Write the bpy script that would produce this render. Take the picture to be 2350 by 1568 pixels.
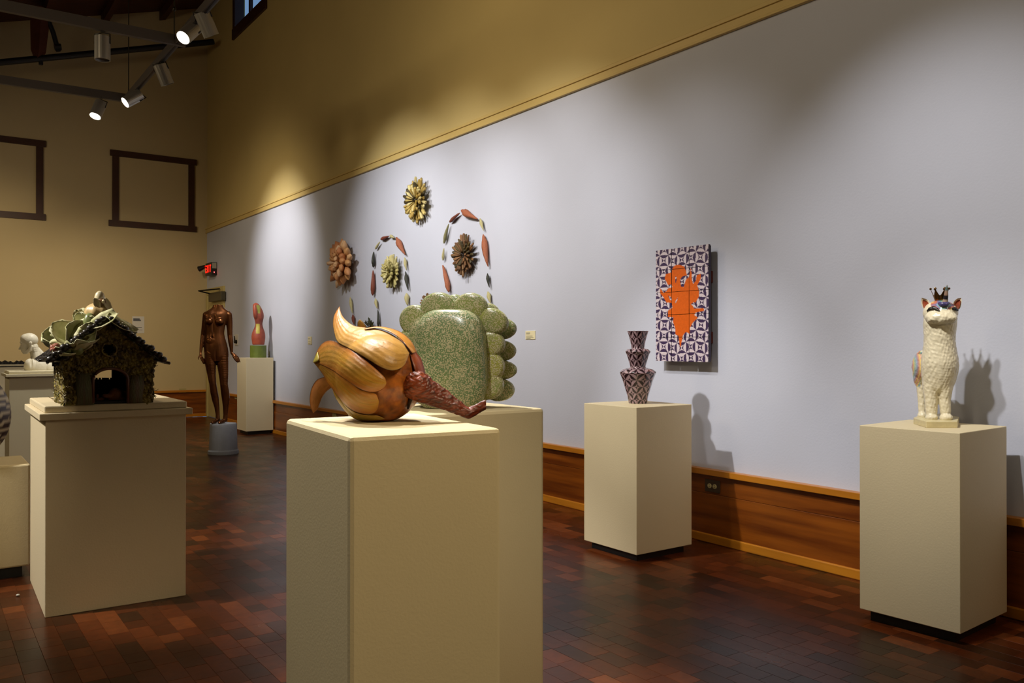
import bpy, bmesh, math, random
import numpy as np
from mathutils import Vector, Matrix
random.seed(7); rng = np.random.RandomState(7)
for o in list(bpy.data.objects): bpy.data.objects.remove(o)
S = bpy.context.scene
COL = S.collection
PI = math.pi
# ------------------------------------------------------------------ camera
H = 1.28; FP = 1941.5; YAW = 0.61184; PIT = 0.0032; CX, CY = 1175.0, 784.0
cd = bpy.data.cameras.new('camera'); cam = bpy.data.objects.new('camera', cd); COL.objects.link(cam)
cd.sensor_width = 36; cd.lens = 36*FP/2350; cd.clip_end = 100
cam.location = (0, 0, H); cam.rotation_euler = (PI/2+PIT, 0, -YAW); S.camera = cam
FW = np.array([math.sin(YAW)*math.cos(PIT), math.cos(YAW)*math.cos(PIT), math.sin(PIT)])
RT = np.array([math.cos(YAW), -math.sin(YAW), 0.0]); UP = np.cross(RT, FW); EYE = np.array([0, 0, H])
FH = np.array([math.sin(YAW), math.cos(YAW), 0.0]); ZZ = np.array([0, 0, 1.0])
def ray(px, py): return FW + RT*(px-CX)/FP + UP*(CY-py)/FP
def onX(px, py, X): d = ray(px, py); return EYE + d*(X/d[0])
def onY(px, py, Y): d = ray(px, py); return EYE + d*(Y/d[1])
def onZ(px, py, Z): d = ray(px, py); return EYE + d*((Z-H)/d[2])
def onPlane(px, py, O, n): d = ray(px, py); return EYE + d*(np.dot(O-EYE, n)/np.dot(d, n))
def proj(P):
    d = np.array(P)-EYE; z = d@FW; return CX+FP*(d@RT)/z, CY-FP*(d@UP)/z, z
# ------------------------------------------------------------------ world, exposure, lights
W = bpy.data.worlds.new('world'); S.world = W; W.use_nodes = True
W.node_tree.nodes['Background'].inputs[0].default_value = (0.20, 0.36, 0.62, 1)
W.node_tree.nodes['Background'].inputs[1].default_value = 0.35
S.view_settings.view_transform = 'Standard'; S.view_settings.look = 'None'
S.view_settings.gamma = 1; S.view_settings.use_curve_mapping = False
S.view_settings.exposure = 1.0
WX, BY = 4.208, 15.46; TRIM = 3.26; CAP = .475; TRX, TRZ = 1.78, 3.9
WARM = (1.0, .80, .52)
def spot(loc, at, power, size=45, blend=.9, col=WARM, rad=.045):
    l = bpy.data.lights.new('track_or_fill_spot', 'SPOT'); l.energy = power; l.spot_size = math.radians(size); l.spot_blend = blend
    l.color = col; l.shadow_soft_size = rad
    o = bpy.data.objects.new('track_or_fill_spot', l); COL.objects.link(o); o.location = loc
    o.rotation_euler = (Vector(at)-Vector(loc)).to_track_quat('-Z', 'Y').to_euler(); return o
NEUT = (1.0, .965, .91)
# the gallery's track spots, with added fill spots among them: the long track runs beside the right-hand wall
spot((TRX, 11.5, 3.75), (WX, 11.65, 2.4), 175, 64, 1, NEUT)
spot((TRX, 8.0, 3.75), (WX, 8.1, 2.3), 125, 66, 1, NEUT)
spot((TRX, 6.4, 3.75), (WX, 7.0, 1.9), 130, 76, 1, NEUT)
spot((TRX, 5.0, 3.75), (WX, 5.6, 1.8), 130, 72, 1, NEUT)
spot((TRX, 3.9, 3.75), (WX, 4.1, 1.5), 55, 60, 1, NEUT)
spot((TRX, 2.0, 3.75), (WX, 2.25, 1.45), 125, 54, 1, NEUT)
spot((1.1, 4.15, 3.75), (3.8, 3.85, .95), 250, 34, 1, NEUT)
spot((TRX, 2.3, 3.75), (3.75, 2.1, 1.0), 135, 34, 1, NEUT)
spot((.88, 3.2, 3.75), (.97, 1.95, 1.1), 190, 30, .6, NEUT)
spot((-.2, 2.5, 3.75), (.93, 1.9, 1.1), 90, 30, .7, NEUT)  # added fill from the left for the nearest pedestal's side face
spot((1.55, 2.5, 3.75), (.97, 1.9, 1.1), 110, 28, .6, NEUT)
spot((1.9, 3.9, 3.75), (1.6, 2.7, 1.1), 260, 32, .6, NEUT)
spot((-.2, 1.6, 3.75), (1.42, 2.6, 1.3), 110, 20, .8, NEUT)
spot((-1.7, 5.0, 3.5), (.75, 4.85, 1.0), 330, 34, .5, NEUT)
spot((1.9, 8.9, 3.75), (1.0, 9.6, 1.2), 190, 36, .8, NEUT)
spot((1.5, 8.6, 3.75), (3.95, 12.0, .9), 170, 30, 1, NEUT)
spot((.7, 11.5, 3.75), (.3, BY, 1.1), 120, 85, 1, WARM)
spot((2.2, 12.2, 3.75), (2.9, BY, .9), 60, 80, 1, WARM)
spot((3.3, 8.3, 3.75), (2.85, 9.9, 1.5), 240, 26, .8, NEUT)
spot((-.9, -1.0, 3.3), (.2, 5.3, .35), 90, 12, 1, WARM)  # added narrow fill for the front of the low left pedestal
spot((2.6, .3, 3.4), (3.75, 3.6, .5), 34, 20, 1, WARM)  # added narrow fill for the vase pedestal's front face
spot((2.9, -1.4, 3.3), (3.6, 3.2, .5), 60, 46, 1, WARM)  # added fill from behind the viewer for the right-hand pedestals
for x, y, p in ((-1.5, .5, 40), (-3.5, 4.5, 40), (-3.5, 9, 40), (2.6, 5.5, 25), (1.2, 6.2, 55)):  # added downward fills, unseen, for the floor and its bounce
    spot((x, y, 3.7), (x+.1, y, 0), p, 110, 1, WARM, .12)
# added wide floods, unseen: stand-ins for room ambience and spill of the track lamps
for (x, y, z), (dx, dy, dz), p, sz in (((-2.5, 4.7, 3.8), (1, .1, -.12), 70, 160), ((-2.5, 9.5, 3.8), (1, .1, -.25), 55, 140), ((TRX, 1.5, 3.8), (1, 0, -.12), 22, 150), ((TRX, 5.8, 3.8), (1, 0, -.12), 38, 150), ((TRX, 11.3, 3.8), (1, .4, -.7), 48, 110), ((-1.6, 10.0, 3.7), (.45, 1, -.62), 95, 100), ((1.7, -.6, 3.4), (-.3, 1, -1.1), 130, 46)):
    spot((x, y, z), (x+dx, y+dy, z+dz), p, sz, .9, WARM, .4)
# ------------------------------------------------------------------ helpers
def lin(c):
    if isinstance(c, str): c = [int(c[i:i+2], 16)/255 for i in (0, 2, 4)]
    return tuple((v/12.92 if v <= .04045 else ((v+.055)/1.055)**2.4) for v in c)
MATS = {}
def mat(name, col='808080', rough=.6, metal=0, var=0, vs=5, bump=0, bs=60, attr=False, coat=0, emit=None, es=1, col2=None, stretch=None, spec=.5):
    if name in MATS: return MATS[name]
    m = bpy.data.materials.new(name); m.use_nodes = True; nt = m.node_tree; N = nt.nodes; L = nt.links
    b = N['Principled BSDF']; b.inputs['Roughness'].default_value = rough; b.inputs['Metallic'].default_value = metal
    b.inputs['Coat Weight'].default_value = coat; b.inputs['Coat Roughness'].default_value = .12
    b.inputs['Specular IOR Level'].default_value = spec
    c = lin(col); b.inputs['Base Color'].default_value = (*c, 1)
    tc = N.new('ShaderNodeTexCoord'); src = tc.outputs['Object']
    if stretch:
        mp = N.new('ShaderNodeMapping'); mp.inputs['Scale'].default_value = stretch; L.new(src, mp.inputs[0]); src = mp.outputs[0]
    out = None
    if attr:
        a = N.new('ShaderNodeAttribute'); a.attribute_name = 'Col'; out = a.outputs['Color']
    if col2 or var:
        n = N.new('ShaderNodeTexNoise'); n.inputs['Scale'].default_value = vs; n.inputs['Detail'].default_value = 6; L.new(src, n.inputs['Vector'])
        if col2:
            r = N.new('ShaderNodeValToRGB'); r.color_ramp.elements[0].position = .35; r.color_ramp.elements[1].position = .65
            r.color_ramp.elements[0].color = (*c, 1); r.color_ramp.elements[1].color = (*lin(col2), 1)
            L.new(n.outputs[0], r.inputs[0]); out = r.outputs[0]
        else:
            h = N.new('ShaderNodeMapRange'); h.inputs['From Min'].default_value = .3; h.inputs['From Max'].default_value = .7
            h.inputs['To Min'].default_value = 1-var; h.inputs['To Max'].default_value = 1+var; L.new(n.outputs[0], h.inputs[0])
            mx = N.new('ShaderNodeVectorMath'); mx.operation = 'SCALE'
            if out: L.new(out, mx.inputs[0])
            else: mx.inputs[0].default_value = c
            L.new(h.outputs[0], mx.inputs['Scale']); out = mx.outputs[0]
    if out: L.new(out, b.inputs['Base Color'])
    if bump:
        n2 = N.new('ShaderNodeTexNoise'); n2.inputs['Scale'].default_value = bs; n2.inputs['Detail'].default_value = 4; L.new(src, n2.inputs['Vector'])
        bp = N.new('ShaderNodeBump'); bp.inputs['Strength'].default_value = 1; bp.inputs['Distance'].default_value = bump
        L.new(n2.outputs[0], bp.inputs['Height']); L.new(bp.outputs[0], b.inputs['Normal'])
    if emit:
        b.inputs['Emission Color'].default_value = (*lin(emit), 1); b.inputs['Emission Strength'].default_value = es
    MATS[name] = m; return m
OFF = {}
def tag(o, label=None, cat=None, group=None, kind=None):
    if label: o['label'] = label
    if cat: o['category'] = cat
    if group: o['group'] = group
    if kind: o['kind'] = kind
    return o
def empty(name, loc, label=None, cat=None, group=None, kind=None):
    o = bpy.data.objects.new(name, None); COL.objects.link(o); o.location = [float(v) for v in loc]; o.empty_display_size = .05
    OFF[o.name] = np.array(loc, float); return tag(o, label, cat, group, kind)
def mesh(name, V, F, m, parent=None, origin=None, smooth=False, col=None, mats=None, mi=None):
    """link one mesh; V in world coordinates"""
    V = np.array(V, float)
    if parent is not None: off = OFF[parent.name]
    elif origin is not None: off = np.array(origin, float)
    else: off = np.array([V[:, 0].mean(), V[:, 1].mean(), V[:, 2].min()])
    me = bpy.data.meshes.new(name); me.from_pydata([tuple(v) for v in (V-off)], [], [tuple(int(i) for i in f) for f in F])
    if smooth: me.polygons.foreach_set('use_smooth', [True]*len(me.polygons))
    for mm in (mats or [m]): me.materials.append(mm)
    if mi is not None: me.polygons.foreach_set('material_index', mi)
    if col is not None:
        a = me.color_attributes.new('Col', 'FLOAT_COLOR', 'POINT'); c = np.ones((len(V), 4)); c[:, :3] = np.array(col)[:, :3]
        a.data.foreach_set('color', c.ravel())
    me.update()
    o = bpy.data.objects.new(name, me); COL.objects.link(o)
    if parent is not None: o.parent = parent
    else: o.location = [float(v) for v in off]
    OFF[o.name] = off; return o
BF = [(0, 3, 2, 1), (4, 5, 6, 7), (0, 1, 5, 4), (1, 2, 6, 5), (2, 3, 7, 6), (3, 0, 4, 7)]
def boxv(x0, x1, y0, y1, z0, z1): return [(x0, y0, z0), (x1, y0, z0), (x1, y1, z0), (x0, y1, z0), (x0, y0, z1), (x1, y0, z1), (x1, y1, z1), (x0, y1, z1)]
def bevelled(V, F, r, seg=2):
    bm = bmesh.new(); vs = [bm.verts.new(v) for v in V]
    for f in F: bm.faces.new([vs[i] for i in f])
    bmesh.ops.bevel(bm, geom=list(bm.edges), offset=r, segments=seg, affect='EDGES', profile=.5)
    bm.verts.ensure_lookup_table(); bm.verts.index_update()
    V2 = [tuple(v.co) for v in bm.verts]; F2 = [[v.index for v in f.verts] for f in bm.faces]; bm.free(); return V2, F2
def box(name, x0, x1, y0, y1, z0, z1, m, parent=None, r=0, origin=None, xf=None):
    V, F = boxv(x0, x1, y0, y1, z0, z1), BF
    if r: V, F = bevelled(V, F, r)
    if xf: V = [xf(v) for v in V]
    return mesh(name, V, F, m, parent, origin)
class MB:
    def __init__(s): s.V = []; s.F = []; s.C = []
    def add(s, V, F, C=None):
        n = len(s.V); s.V += [tuple(v) for v in V]; s.F += [tuple(i+n for i in f) for f in F]
        if C is not None: s.C += [tuple(c) for c in C]
    def build(s, name, m, parent=None, **k): return mesh(name, s.V, s.F, m, parent, col=(s.C or None), **k)
def orient(d):
    d = np.array(d, float); d /= np.linalg.norm(d); a = np.array([0, 0, 1.]) if abs(d[2]) < .9 else np.array([1., 0, 0])
    u = np.cross(a, d); u /= np.linalg.norm(u); return u, np.cross(d, u), d
def tube(P, R, n=10, cap=True):
    P = np.array(P, float); V = []; F = []
    for i, p in enumerate(P):
        d = P[min(i+1, len(P)-1)]-P[max(i-1, 0)]; u, v, w = orient(d)
        for k in range(n):
            a = 2*PI*k/n; V.append(p+(u*math.cos(a)+v*math.sin(a))*R[i])
    for i in range(len(P)-1):
        for k in range(n): F.append((i*n+k, i*n+(k+1) % n, (i+1)*n+(k+1) % n, (i+1)*n+k))
    if cap: F.append(tuple(range(n-1, -1, -1))); F.append(tuple((len(P)-1)*n+k for k in range(n)))
    return V, F
def lathe(prof, n=48, C=(0, 0, 0)):
    """prof: list of (r,z)"""
    V = []; F = []
    for r, z in prof:
        for k in range(n): a = 2*PI*k/n; V.append((C[0]+r*math.cos(a), C[1]+r*math.sin(a), C[2]+z))
    m = len(prof)
    for i in range(m-1):
        for k in range(n): F.append((i*n+k, i*n+(k+1) % n, (i+1)*n+(k+1) % n, (i+1)*n+k))
    F.append(tuple(range(n-1, -1, -1))); F.append(tuple((m-1)*n+k for k in range(n)))
    return V, F
def icos(sub):
    bm = bmesh.new(); bmesh.ops.create_icosphere(bm, subdivisions=sub, radius=1); bm.verts.index_update()
    V = np.array([tuple(v.co) for v in bm.verts]); F = [tuple(v.index for v in f.verts) for f in bm.faces]; bm.free(); return V, F
ICO = {k: icos(k) for k in (1, 2, 3)}
def ell(c, r, rot=0, sub=3):
    """ellipsoid: centre, radii, rotation (rad) about third axis"""
    V, F = ICO[sub]; V = V*np.array(r); cs, sn = math.cos(rot), math.sin(rot)
    V = np.c_[V[:, 0]*cs-V[:, 1]*sn, V[:, 0]*sn+V[:, 1]*cs, V[:, 2]]; return V+np.array(c), F
def uvs(c, r, nu=28, nv=16):
    V = []; F = []
    for j in range(nv+1):
        t = PI*j/nv
        for i in range(nu): a = 2*PI*i/nu; V.append((c[0]+r[0]*math.sin(t)*math.cos(a), c[1]+r[1]*math.sin(t)*math.sin(a), c[2]-r[2]*math.cos(t)))
    for j in range(nv):
        for i in range(nu): F.append((j*nu+i, j*nu+(i+1) % nu, (j+1)*nu+(i+1) % nu, (j+1)*nu+i))
    return V, F
class Fr:
    """a traced object's own frame: e right, z up, n towards the viewer, about a real point O; units: pixels of a zoomed crop"""
    def __init__(s, O, th=0., org=(0, 0), k=1.):
        s.O = np.array(O, float); v = (s.O-EYE)*np.array([1, 1, 0]); v /= np.linalg.norm(v); w = np.array([v[1], -v[0], 0])
        s.b = v*math.cos(th)+w*math.sin(th); s.e = w*math.cos(th)-v*math.sin(th)
        s.org = org; s.k = k; s.sc = FP/np.dot(s.O-EYE, FW)*k
    def pt(s, X, Y, c=0): return onPlane(s.org[0]+X/s.k, s.org[1]+Y/s.k, s.O, s.b)-s.b*(c/s.sc)
    def map(s, V): return np.array([s.pt(v[0], -v[1], v[2]) for v in V])   # V in (X, -Y, c)
def blob(prims, vox, smooth=4, sc=.01):
    """union of prims (each V,F in X,-Y,c units) as one continuous surface"""
    mb = MB()
    for p in prims: mb.add(np.array(p[0])*sc, p[1])
    me = bpy.data.meshes.new('tmp'); me.from_pydata(mb.V, [], mb.F); o = bpy.data.objects.new('tmp', me); COL.objects.link(o)
    r = o.modifiers.new('r', 'REMESH'); r.mode = 'VOXEL'; r.voxel_size = vox*sc
    if smooth: s = o.modifiers.new('s', 'SMOOTH'); s.iterations = smooth; s.factor = .5
    dg = bpy.context.evaluated_depsgraph_get(); ev = o.evaluated_get(dg); m2 = ev.to_mesh()
    n = len(m2.vertices); V = np.empty(n*3); m2.vertices.foreach_get('co', V); V = V.reshape(-1, 3)/sc
    F = [tuple(p.vertices) for p in m2.polygons]; ev.to_mesh_clear(); bpy.data.objects.remove(o); bpy.data.meshes.remove(me); return V, F
def E(X, Y, c, rx, ry, rz, rot=0, sub=3): return ell((X, -Y, c), (rx, ry, rz), rot, sub)
def caps(pts):
    """tapered capsule chain of overlapping balls, pts (X,Y,c,r)"""
    out = []
    for a, b in zip(pts[:-1], pts[1:]):
        a = np.array(a, float); b = np.array(b, float); d = np.linalg.norm(a[:3]-b[:3]); n = max(1, int(d/(.4*min(a[3], b[3])))+1)
        for i in range(n+1): q = a+(b-a)*i/n; out.append(E(q[0], q[1], q[2], q[3], q[3], q[3], 0, 2))
    return out
def sect(S_, n=28):
    """stack of elliptical sections (Y, X, c, rx, rz), resampled smoothly"""
    Q = cr(np.array([(a[0], 0, a[1], a[2], a[3], a[4]) for a in S_]), 5*len(S_)); V = []; F = []
    for q in Q:
        for k in range(n): a = 2*PI*k/n; V.append((q[2]+q[4]*math.cos(a), -q[0], q[3]+q[5]*math.sin(a)))
    m = len(Q)
    for i in range(m-1):
        for k in range(n): F.append((i*n+k, (i+1)*n+k, (i+1)*n+(k+1) % n, i*n+(k+1) % n))
    F.append(tuple(range(n))); F.append(tuple((m-1)*n+k for k in range(n-1, -1, -1))); return np.array(V), F
def vnoise(P, s, seed=0):
    """cheap smooth value noise in [-1,1]"""
    P = np.array(P)*s; r = np.random.RandomState(seed); out = np.zeros(len(P))
    for k in range(7):
        w = r.normal(size=3); out += np.sin(P@w*1.7+r.rand()*9)*np.cos(P[:, [1, 2, 0]]@w*1.3+r.rand()*9)
    return out/3.
def cr(P, n):
    """catmull-rom resample"""
    P = np.array(P, float); P = np.vstack([2*P[0]-P[1], P, 2*P[-1]-P[-2]]); m = len(P)-3; out = []
    d = np.r_[0, np.cumsum([np.linalg.norm(P[i+2][:2]-P[i+1][:2]) for i in range(m)])]; d /= d[-1]
    for q in np.linspace(0, 1, n):
        i = min(int(np.searchsorted(d, q, 'right'))-1, m-1); t = (q-d[i])/(d[i+1]-d[i]+1e-9); p0, p1, p2, p3 = P[i:i+4]
        out.append(.5*((2*p1)+(-p0+p2)*t+(2*p0-5*p1+4*p2-p3)*t*t+(-p0+3*p1-3*p2+p3)*t**3))
    return np.array(out)
def loft(A, B, nt=40, nw=14, bulge=0, thick=8, cfun=None, colf=None, wave=0, tbul=True, bt=None):
    """petal between two rails of (X,Y,c); returns V (X,-Y,c), F, C with real thickness"""
    A = cr(A, nt); B = cr(B, nt); V = []; C = []
    for i in range(nt):
        t = i/(nt-1)
        for j in range(nw):
            w = j/(nw-1); p = A[i]*(1-w)+B[i]*w; s = math.sin(PI*w)**.6*(bt(t) if bt else 1); tt = math.sin(PI*min(1, max(0, t)))**.5 if tbul else 1
            c = p[2]+bulge*s*tt+wave*math.sin(w*36+2.4*math.sin(t*5))*math.sin(PI*t)
            if cfun: c += cfun(p[0], p[1])
            V.append((p[0], -p[1], c)); C.append(colf(t, w, p[0], p[1]) if colf else (.5, .5, .5))
    n = len(V); V = V+[(v[0], v[1], v[2]-thick) for v in V]; C = C+C; F = []
    I = lambda i, j: i*nw+j
    for i in range(nt-1):
        for j in range(nw-1):
            q = (I(i, j), I(i, j+1), I(i+1, j+1), I(i+1, j)); F.append(q); F.append(tuple(n+k for k in q[::-1]))
    for i in range(nt-1):
        F.append((I(i, 0), I(i+1, 0), n+I(i+1, 0), n+I(i, 0))); F.append((I(i, nw-1), n+I(i, nw-1), n+I(i+1, nw-1), I(i+1, nw-1)))
    for j in range(nw-1):
        F.append((I(0, j), n+I(0, j), n+I(0, j+1), I(0, j+1))); F.append((I(nt-1, j), I(nt-1, j+1), n+I(nt-1, j+1), n+I(nt-1, j)))
    return V, F, C
def fixn(o):
    bm = bmesh.new(); bm.from_mesh(o.data); bmesh.ops.recalc_face_normals(bm, faces=bm.faces); bm.to_mesh(o.data); bm.free(); return o
def copy_tree(o, parent=None):
    c = o.copy(); COL.objects.link(c); c.parent = parent; OFF[c.name] = OFF.get(o.name)
    for ch in o.children: copy_tree(ch, c)
    return c
def mixc(a, b, t): return tuple(x*(1-t)+y*t for x, y in zip(a, b))
# ------------------------------------------------------------------ the room
M_lav = mat('lavender_wall_paint', 'bbbfcf', .75, var=.02, vs=1.5, bump=.0006, bs=80)
M_cream = mat('cream_wall_paint', 'c8b378', .75, var=.03, vs=1.2, bump=.001, bs=40)
M_back = mat('beige_wall_paint', 'bdab82', .75, var=.03, vs=1.0)
M_trim = mat('moulding_paint', 'c9b06f', .55)
M_wood = mat('varnished_wood', '5d2a06', .33, col2='8a4a10', vs=2.2, bump=.0006, bs=14, stretch=(1, .5, 7), coat=.25)
M_wood2 = mat('light_varnished_wood', 'a66616', .38, col2='bd7a1c', vs=3, bump=.0004, bs=14, stretch=(1, .5, 7), coat=.2)
M_dwood = mat('dark_frame_wood', '3a1a08', .5, var=.2, vs=8)
M_ceil = mat('dark_ceiling_wood', '4a2010', .6, var=.25, vs=2, stretch=(1, 8, 1))
XL, YF = -6.0, -3.5
def zc(x): return 6.33+.30*(x-1.04)
def struct(o): o['kind'] = 'structure'; return o
# floor: end-grain blocks on a dark bed
fm = bpy.data.materials.new('wood_blocks'); fm.use_nodes = True; nt = fm.node_tree; N = nt.nodes; L = nt.links; b = N['Principled BSDF']
geo = N.new('ShaderNodeNewGeometry'); oi = N.new('ShaderNodeObjectInfo'); ad = N.new('ShaderNodeMath'); ad.operation = 'ADD'
fr_ = N.new('ShaderNodeMath'); fr_.operation = 'FRACT'; L.new(geo.outputs['Random Per Island'], ad.inputs[0]); L.new(oi.outputs['Random'], ad.inputs[1]); L.new(ad.outputs[0], fr_.inputs[0])
ramp = N.new('ShaderNodeValToRGB'); ramp.color_ramp.elements[0].color = (*lin('2e1709'), 1); ramp.color_ramp.elements[1].color = (*lin('6c3616'), 1)
for p, c in ((.25, '3a1a08'), (.55, '4a200a'), (.8, '56260c'), (.93, '5c2d12')):
    e = ramp.color_ramp.elements.new(p); e.color = (*lin(c), 1)
L.new(fr_.outputs[0], ramp.inputs[0])
tc = N.new('ShaderNodeNewGeometry'); nz = N.new('ShaderNodeTexNoise'); nz.inputs['Scale'].default_value = 26; nz.inputs['Detail'].default_value = 8; L.new(tc.outputs['Position'], nz.inputs['Vector'])
mr = N.new('ShaderNodeMapRange'); mr.inputs['From Min'].default_value = .25; mr.inputs['From Max'].default_value = .75; mr.inputs['To Min'].default_value = .75; mr.inputs['To Max'].default_value = 1.25; L.new(nz.outputs[0], mr.inputs[0])
sc_ = N.new('ShaderNodeVectorMath'); sc_.operation = 'SCALE'; L.new(ramp.outputs[0], sc_.inputs[0]); L.new(mr.outputs[0], sc_.inputs['Scale']); L.new(sc_.outputs[0], b.inputs['Base Color'])
nz2 = N.new('ShaderNodeTexNoise'); nz2.inputs['Scale'].default_value = 3; nz2.inputs['Detail'].default_value = 4; L.new(tc.outputs['Position'], nz2.inputs['Vector'])
mr2 = N.new('ShaderNodeMapRange'); mr2.inputs['To Min'].default_value = .20; mr2.inputs['To Max'].default_value = .42; L.new(nz2.outputs[0], mr2.inputs[0]); L.new(mr2.outputs[0], b.inputs['Roughness'])
bp = N.new('ShaderNodeBump'); bp.inputs['Distance'].default_value = .0004; bp.inputs['Strength'].default_value = .6; L.new(nz.outputs[0], bp.inputs['Height']); L.new(bp.outputs[0], b.inputs['Normal'])
b.inputs['Specular IOR Level'].default_value = .24
floor = struct(box('floor', XL, WX, YF, BY, -.10, -.014, mat('floor_bed', '150a06', .8), origin=(0, 0, -.10)))
BW, G = .088, .0006; LENS = (.11, .15, .19)
cells = []
nrow = int((WX-.02-XL)/BW)
for r in range(nrow):
    x0 = WX-.002-(r+1)*BW; y = .75+random.uniform(0, .19)
    while y < BY-.12:
        li = random.choice((0, 1, 1, 2)); y1 = y+LENS[li]
        q = proj((x0+BW/2, (y+y1)/2, 0))
        if q[2] > 1.2 and -140 < q[0] < 2500 and q[1] < 1700: cells.append((q[2], q[0], x0, y, min(y1, BY-.002), li))
        y = y1
cells.sort()
near = [c for c in cells if not (650 < c[1] < 1255) and c[4] < BY-.1][:300]; nearset = set((c[2], c[3]) for c in near)
wbs = []
for BL in LENS:
    bv, bf = boxv(-BW/2+G/2, BW/2-G/2, -BL/2+G/2, BL/2-G/2, -.0165, 0), BF
    wb = bpy.data.meshes.new('wood_block'); bvv, bff = bevelled(bv, bf, .0008, 1); wb.from_pydata(bvv, [], bff); wb.materials.append(fm); wbs.append(wb)
for c in near:
    o = bpy.data.objects.new('wood_block', wbs[c[5]]); COL.objects.link(o); o.parent = floor
    o.location = (c[2]+BW/2, (c[3]+c[4])/2, .10-.0002*random.random()); o.rotation_euler = (random.gauss(0, .001), random.gauss(0, .001), 0)
mb = MB()
for c in cells:
    if (c[2], c[3]) in nearset: continue
    t1, t2, h = random.gauss(0, .0001), random.gauss(0, .0001), -.0002*random.random()
    V = [(x, y, z+(t1 if x > c[2]+.02 else -t1)+(t2 if y > c[3]+.02 else -t2)+h) if z > -.01 else (x, y, z) for x, y, z in boxv(c[2]+G/2, c[2]+BW-G/2, c[3]+G/2, c[4]-G/2, -.0165, 0)]
    mb.add(V, BF)
tag(mb.build('wood_block_field', fm, floor), kind='stuff')
# right wall: lavender below the moulding, cream above it, one high window
wr = struct(box('wall_right', WX, WX+.15, YF, BY, 0, TRIM, M_lav, origin=(WX, 5, 0)))
wl = onX(541, 72, WX); wy1, wz0 = wl[1], wl[2]; wy0 = wy1-1.5; wz1 = 7.12
mb = MB()
for a in ((YF, wy0, TRIM, 7.6), (wy1, BY, TRIM, 7.6), (wy0, wy1, TRIM, wz0), (wy0, wy1, wz1, 7.6)): mb.add(boxv(WX, WX+.15, *a), BF)
mb.build('upper_wall', M_cream, wr)
cr_ = struct(box('trim_1', WX-.022, WX, YF, BY, TRIM-.005, TRIM+.085, M_trim, r=.003, origin=(WX, 5, TRIM)))
box('moulding_bead', WX-.036, WX-.02, YF, BY, TRIM+.058, TRIM+.085, M_trim, cr_, r=.004)
box('moulding_lip', WX-.030, WX-.02, YF, BY, TRIM-.005, TRIM+.012, M_trim, cr_, r=.003)
br = struct(empty('baseboard_right', (WX, 5, 0)))
def baseb(root, f, a0, a1):
    """f(depth0,depth1,along0,along1,z0,z1,name,mat)"""
    f(0, .052, a0, a1, .437, CAP, 'cap_rail', M_wood2, .003)
    f(0, .022, a0, a1, .315, .437, 'upper_board', M_wood, .002)
    f(0, .026, a0, a1, .055, .3135, 'lower_board', M_wood, .002)
    f(0, .040, a0, a1, .0, .056, 'shoe_moulding', M_wood2, .006)
DOORY = onX(517, 700, WX)[1]
def f_r(d0, d1, a0, a1, z0, z1, n, m, r): box(n, WX-d1, WX-d0+.001, a0, a1, z0, z1, m, br, r=r)
baseb(br, f_r, YF, DOORY)
# far wall, left wall, wall behind the camera, ceiling
wbk = struct(box('wall_back', XL, WX+.15, BY, BY+.15, 0, 7.6, M_back, origin=(0, BY, 0)))
struct(box('wall_left', XL-.15, XL, YF, BY, 0, 4.5, M_cream)); struct(box('wall_front', XL, WX+.15, YF-.15, YF, 0, 7.6, M_cream))
V = [(x, y, zc(x)+d) for d in (0, .12) for x, y in ((XL-.2, YF-.2), (WX+.2, YF-.2), (WX+.2, BY+.2), (XL-.2, BY+.2))]
cl = struct(mesh('ceiling', V, BF, M_ceil, origin=(0, 5, 6)))
for i in range(12):
    x = XL+.2+i*.92; V = [(xx, y, zc(xx)-d) for d in (.16, 0) for xx, y in ((x, YF), (x+.1, YF), (x+.1, BY), (x, BY))]
    mesh('rafter', V, BF, M_ceil, cl)
bb = struct(empty('baseboard_back', (0, BY, 0)))
def f_b(d0, d1, a0, a1, z0, z1, n, m, r): box(n, a0, a1, BY-d1, BY-d0+.001, z0, z1, m, bb, r=r)
baseb(bb, f_b, XL, WX-.001)
# boarded-up windows on the far wall, framed in dark wood
def boards(name, x0, x1, z0, z1):
    w = struct(empty(name, (x0, BY, z0))); t = .10; y0, y1 = BY-.03, BY+.002
    box('top_casing', x0-.035, x1+.035, y0-.008, y1, z1-.10, z1, M_dwood, w); box('sill_casing', x0-.055, x1+.035, y0-.008, y1, z0, z0+.10, M_dwood, w)
    box('side_casing', x0, x0+.10, y0, y1, z0+.10, z1-.10, M_dwood, w); box('side_casing', x1-.10, x1, y0, y1, z0+.10, z1-.10, M_dwood, w)
boards('window_1', 2.655, 3.985, 3.26, 4.54)
p0 = onY(99, 330, BY); boards('window_2', p0[0]-1.33, p0[0], 3.27, 4.55)
# high window in the right wall
w3 = struct(empty('window_3', (WX, wy0, wz0))); fx = WX-.035
for a in ((wy0-.02, wy1+.10, wz0-.12, wz0+.05), (wy0-.02, wy1+.10, wz1-.03, wz1+.10)): box('frame_rail', fx, WX+.12, *a, M_dwood, w3)
for a in ((wy0-.1, wy0+.06), (wy1-.06, wy1+.06)): box('frame_stile', fx, WX+.12, *a, wz0+.05, wz1-.03, M_dwood, w3)
box('mullion', WX+.03, WX+.08, wy1-.62, wy1-.56, wz0+.05, wz1-.03, M_dwood, w3)
gm = mat('window_glass', 'ffffff', .02); gm.node_tree.nodes['Principled BSDF'].inputs['Transmission Weight'].default_value = 1
gm.node_tree.nodes['Principled BSDF'].inputs['IOR'].default_value = 1.02
box('pane', WX+.10, WX+.106, wy0, wy1, wz0, wz1, gm, w3)
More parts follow.
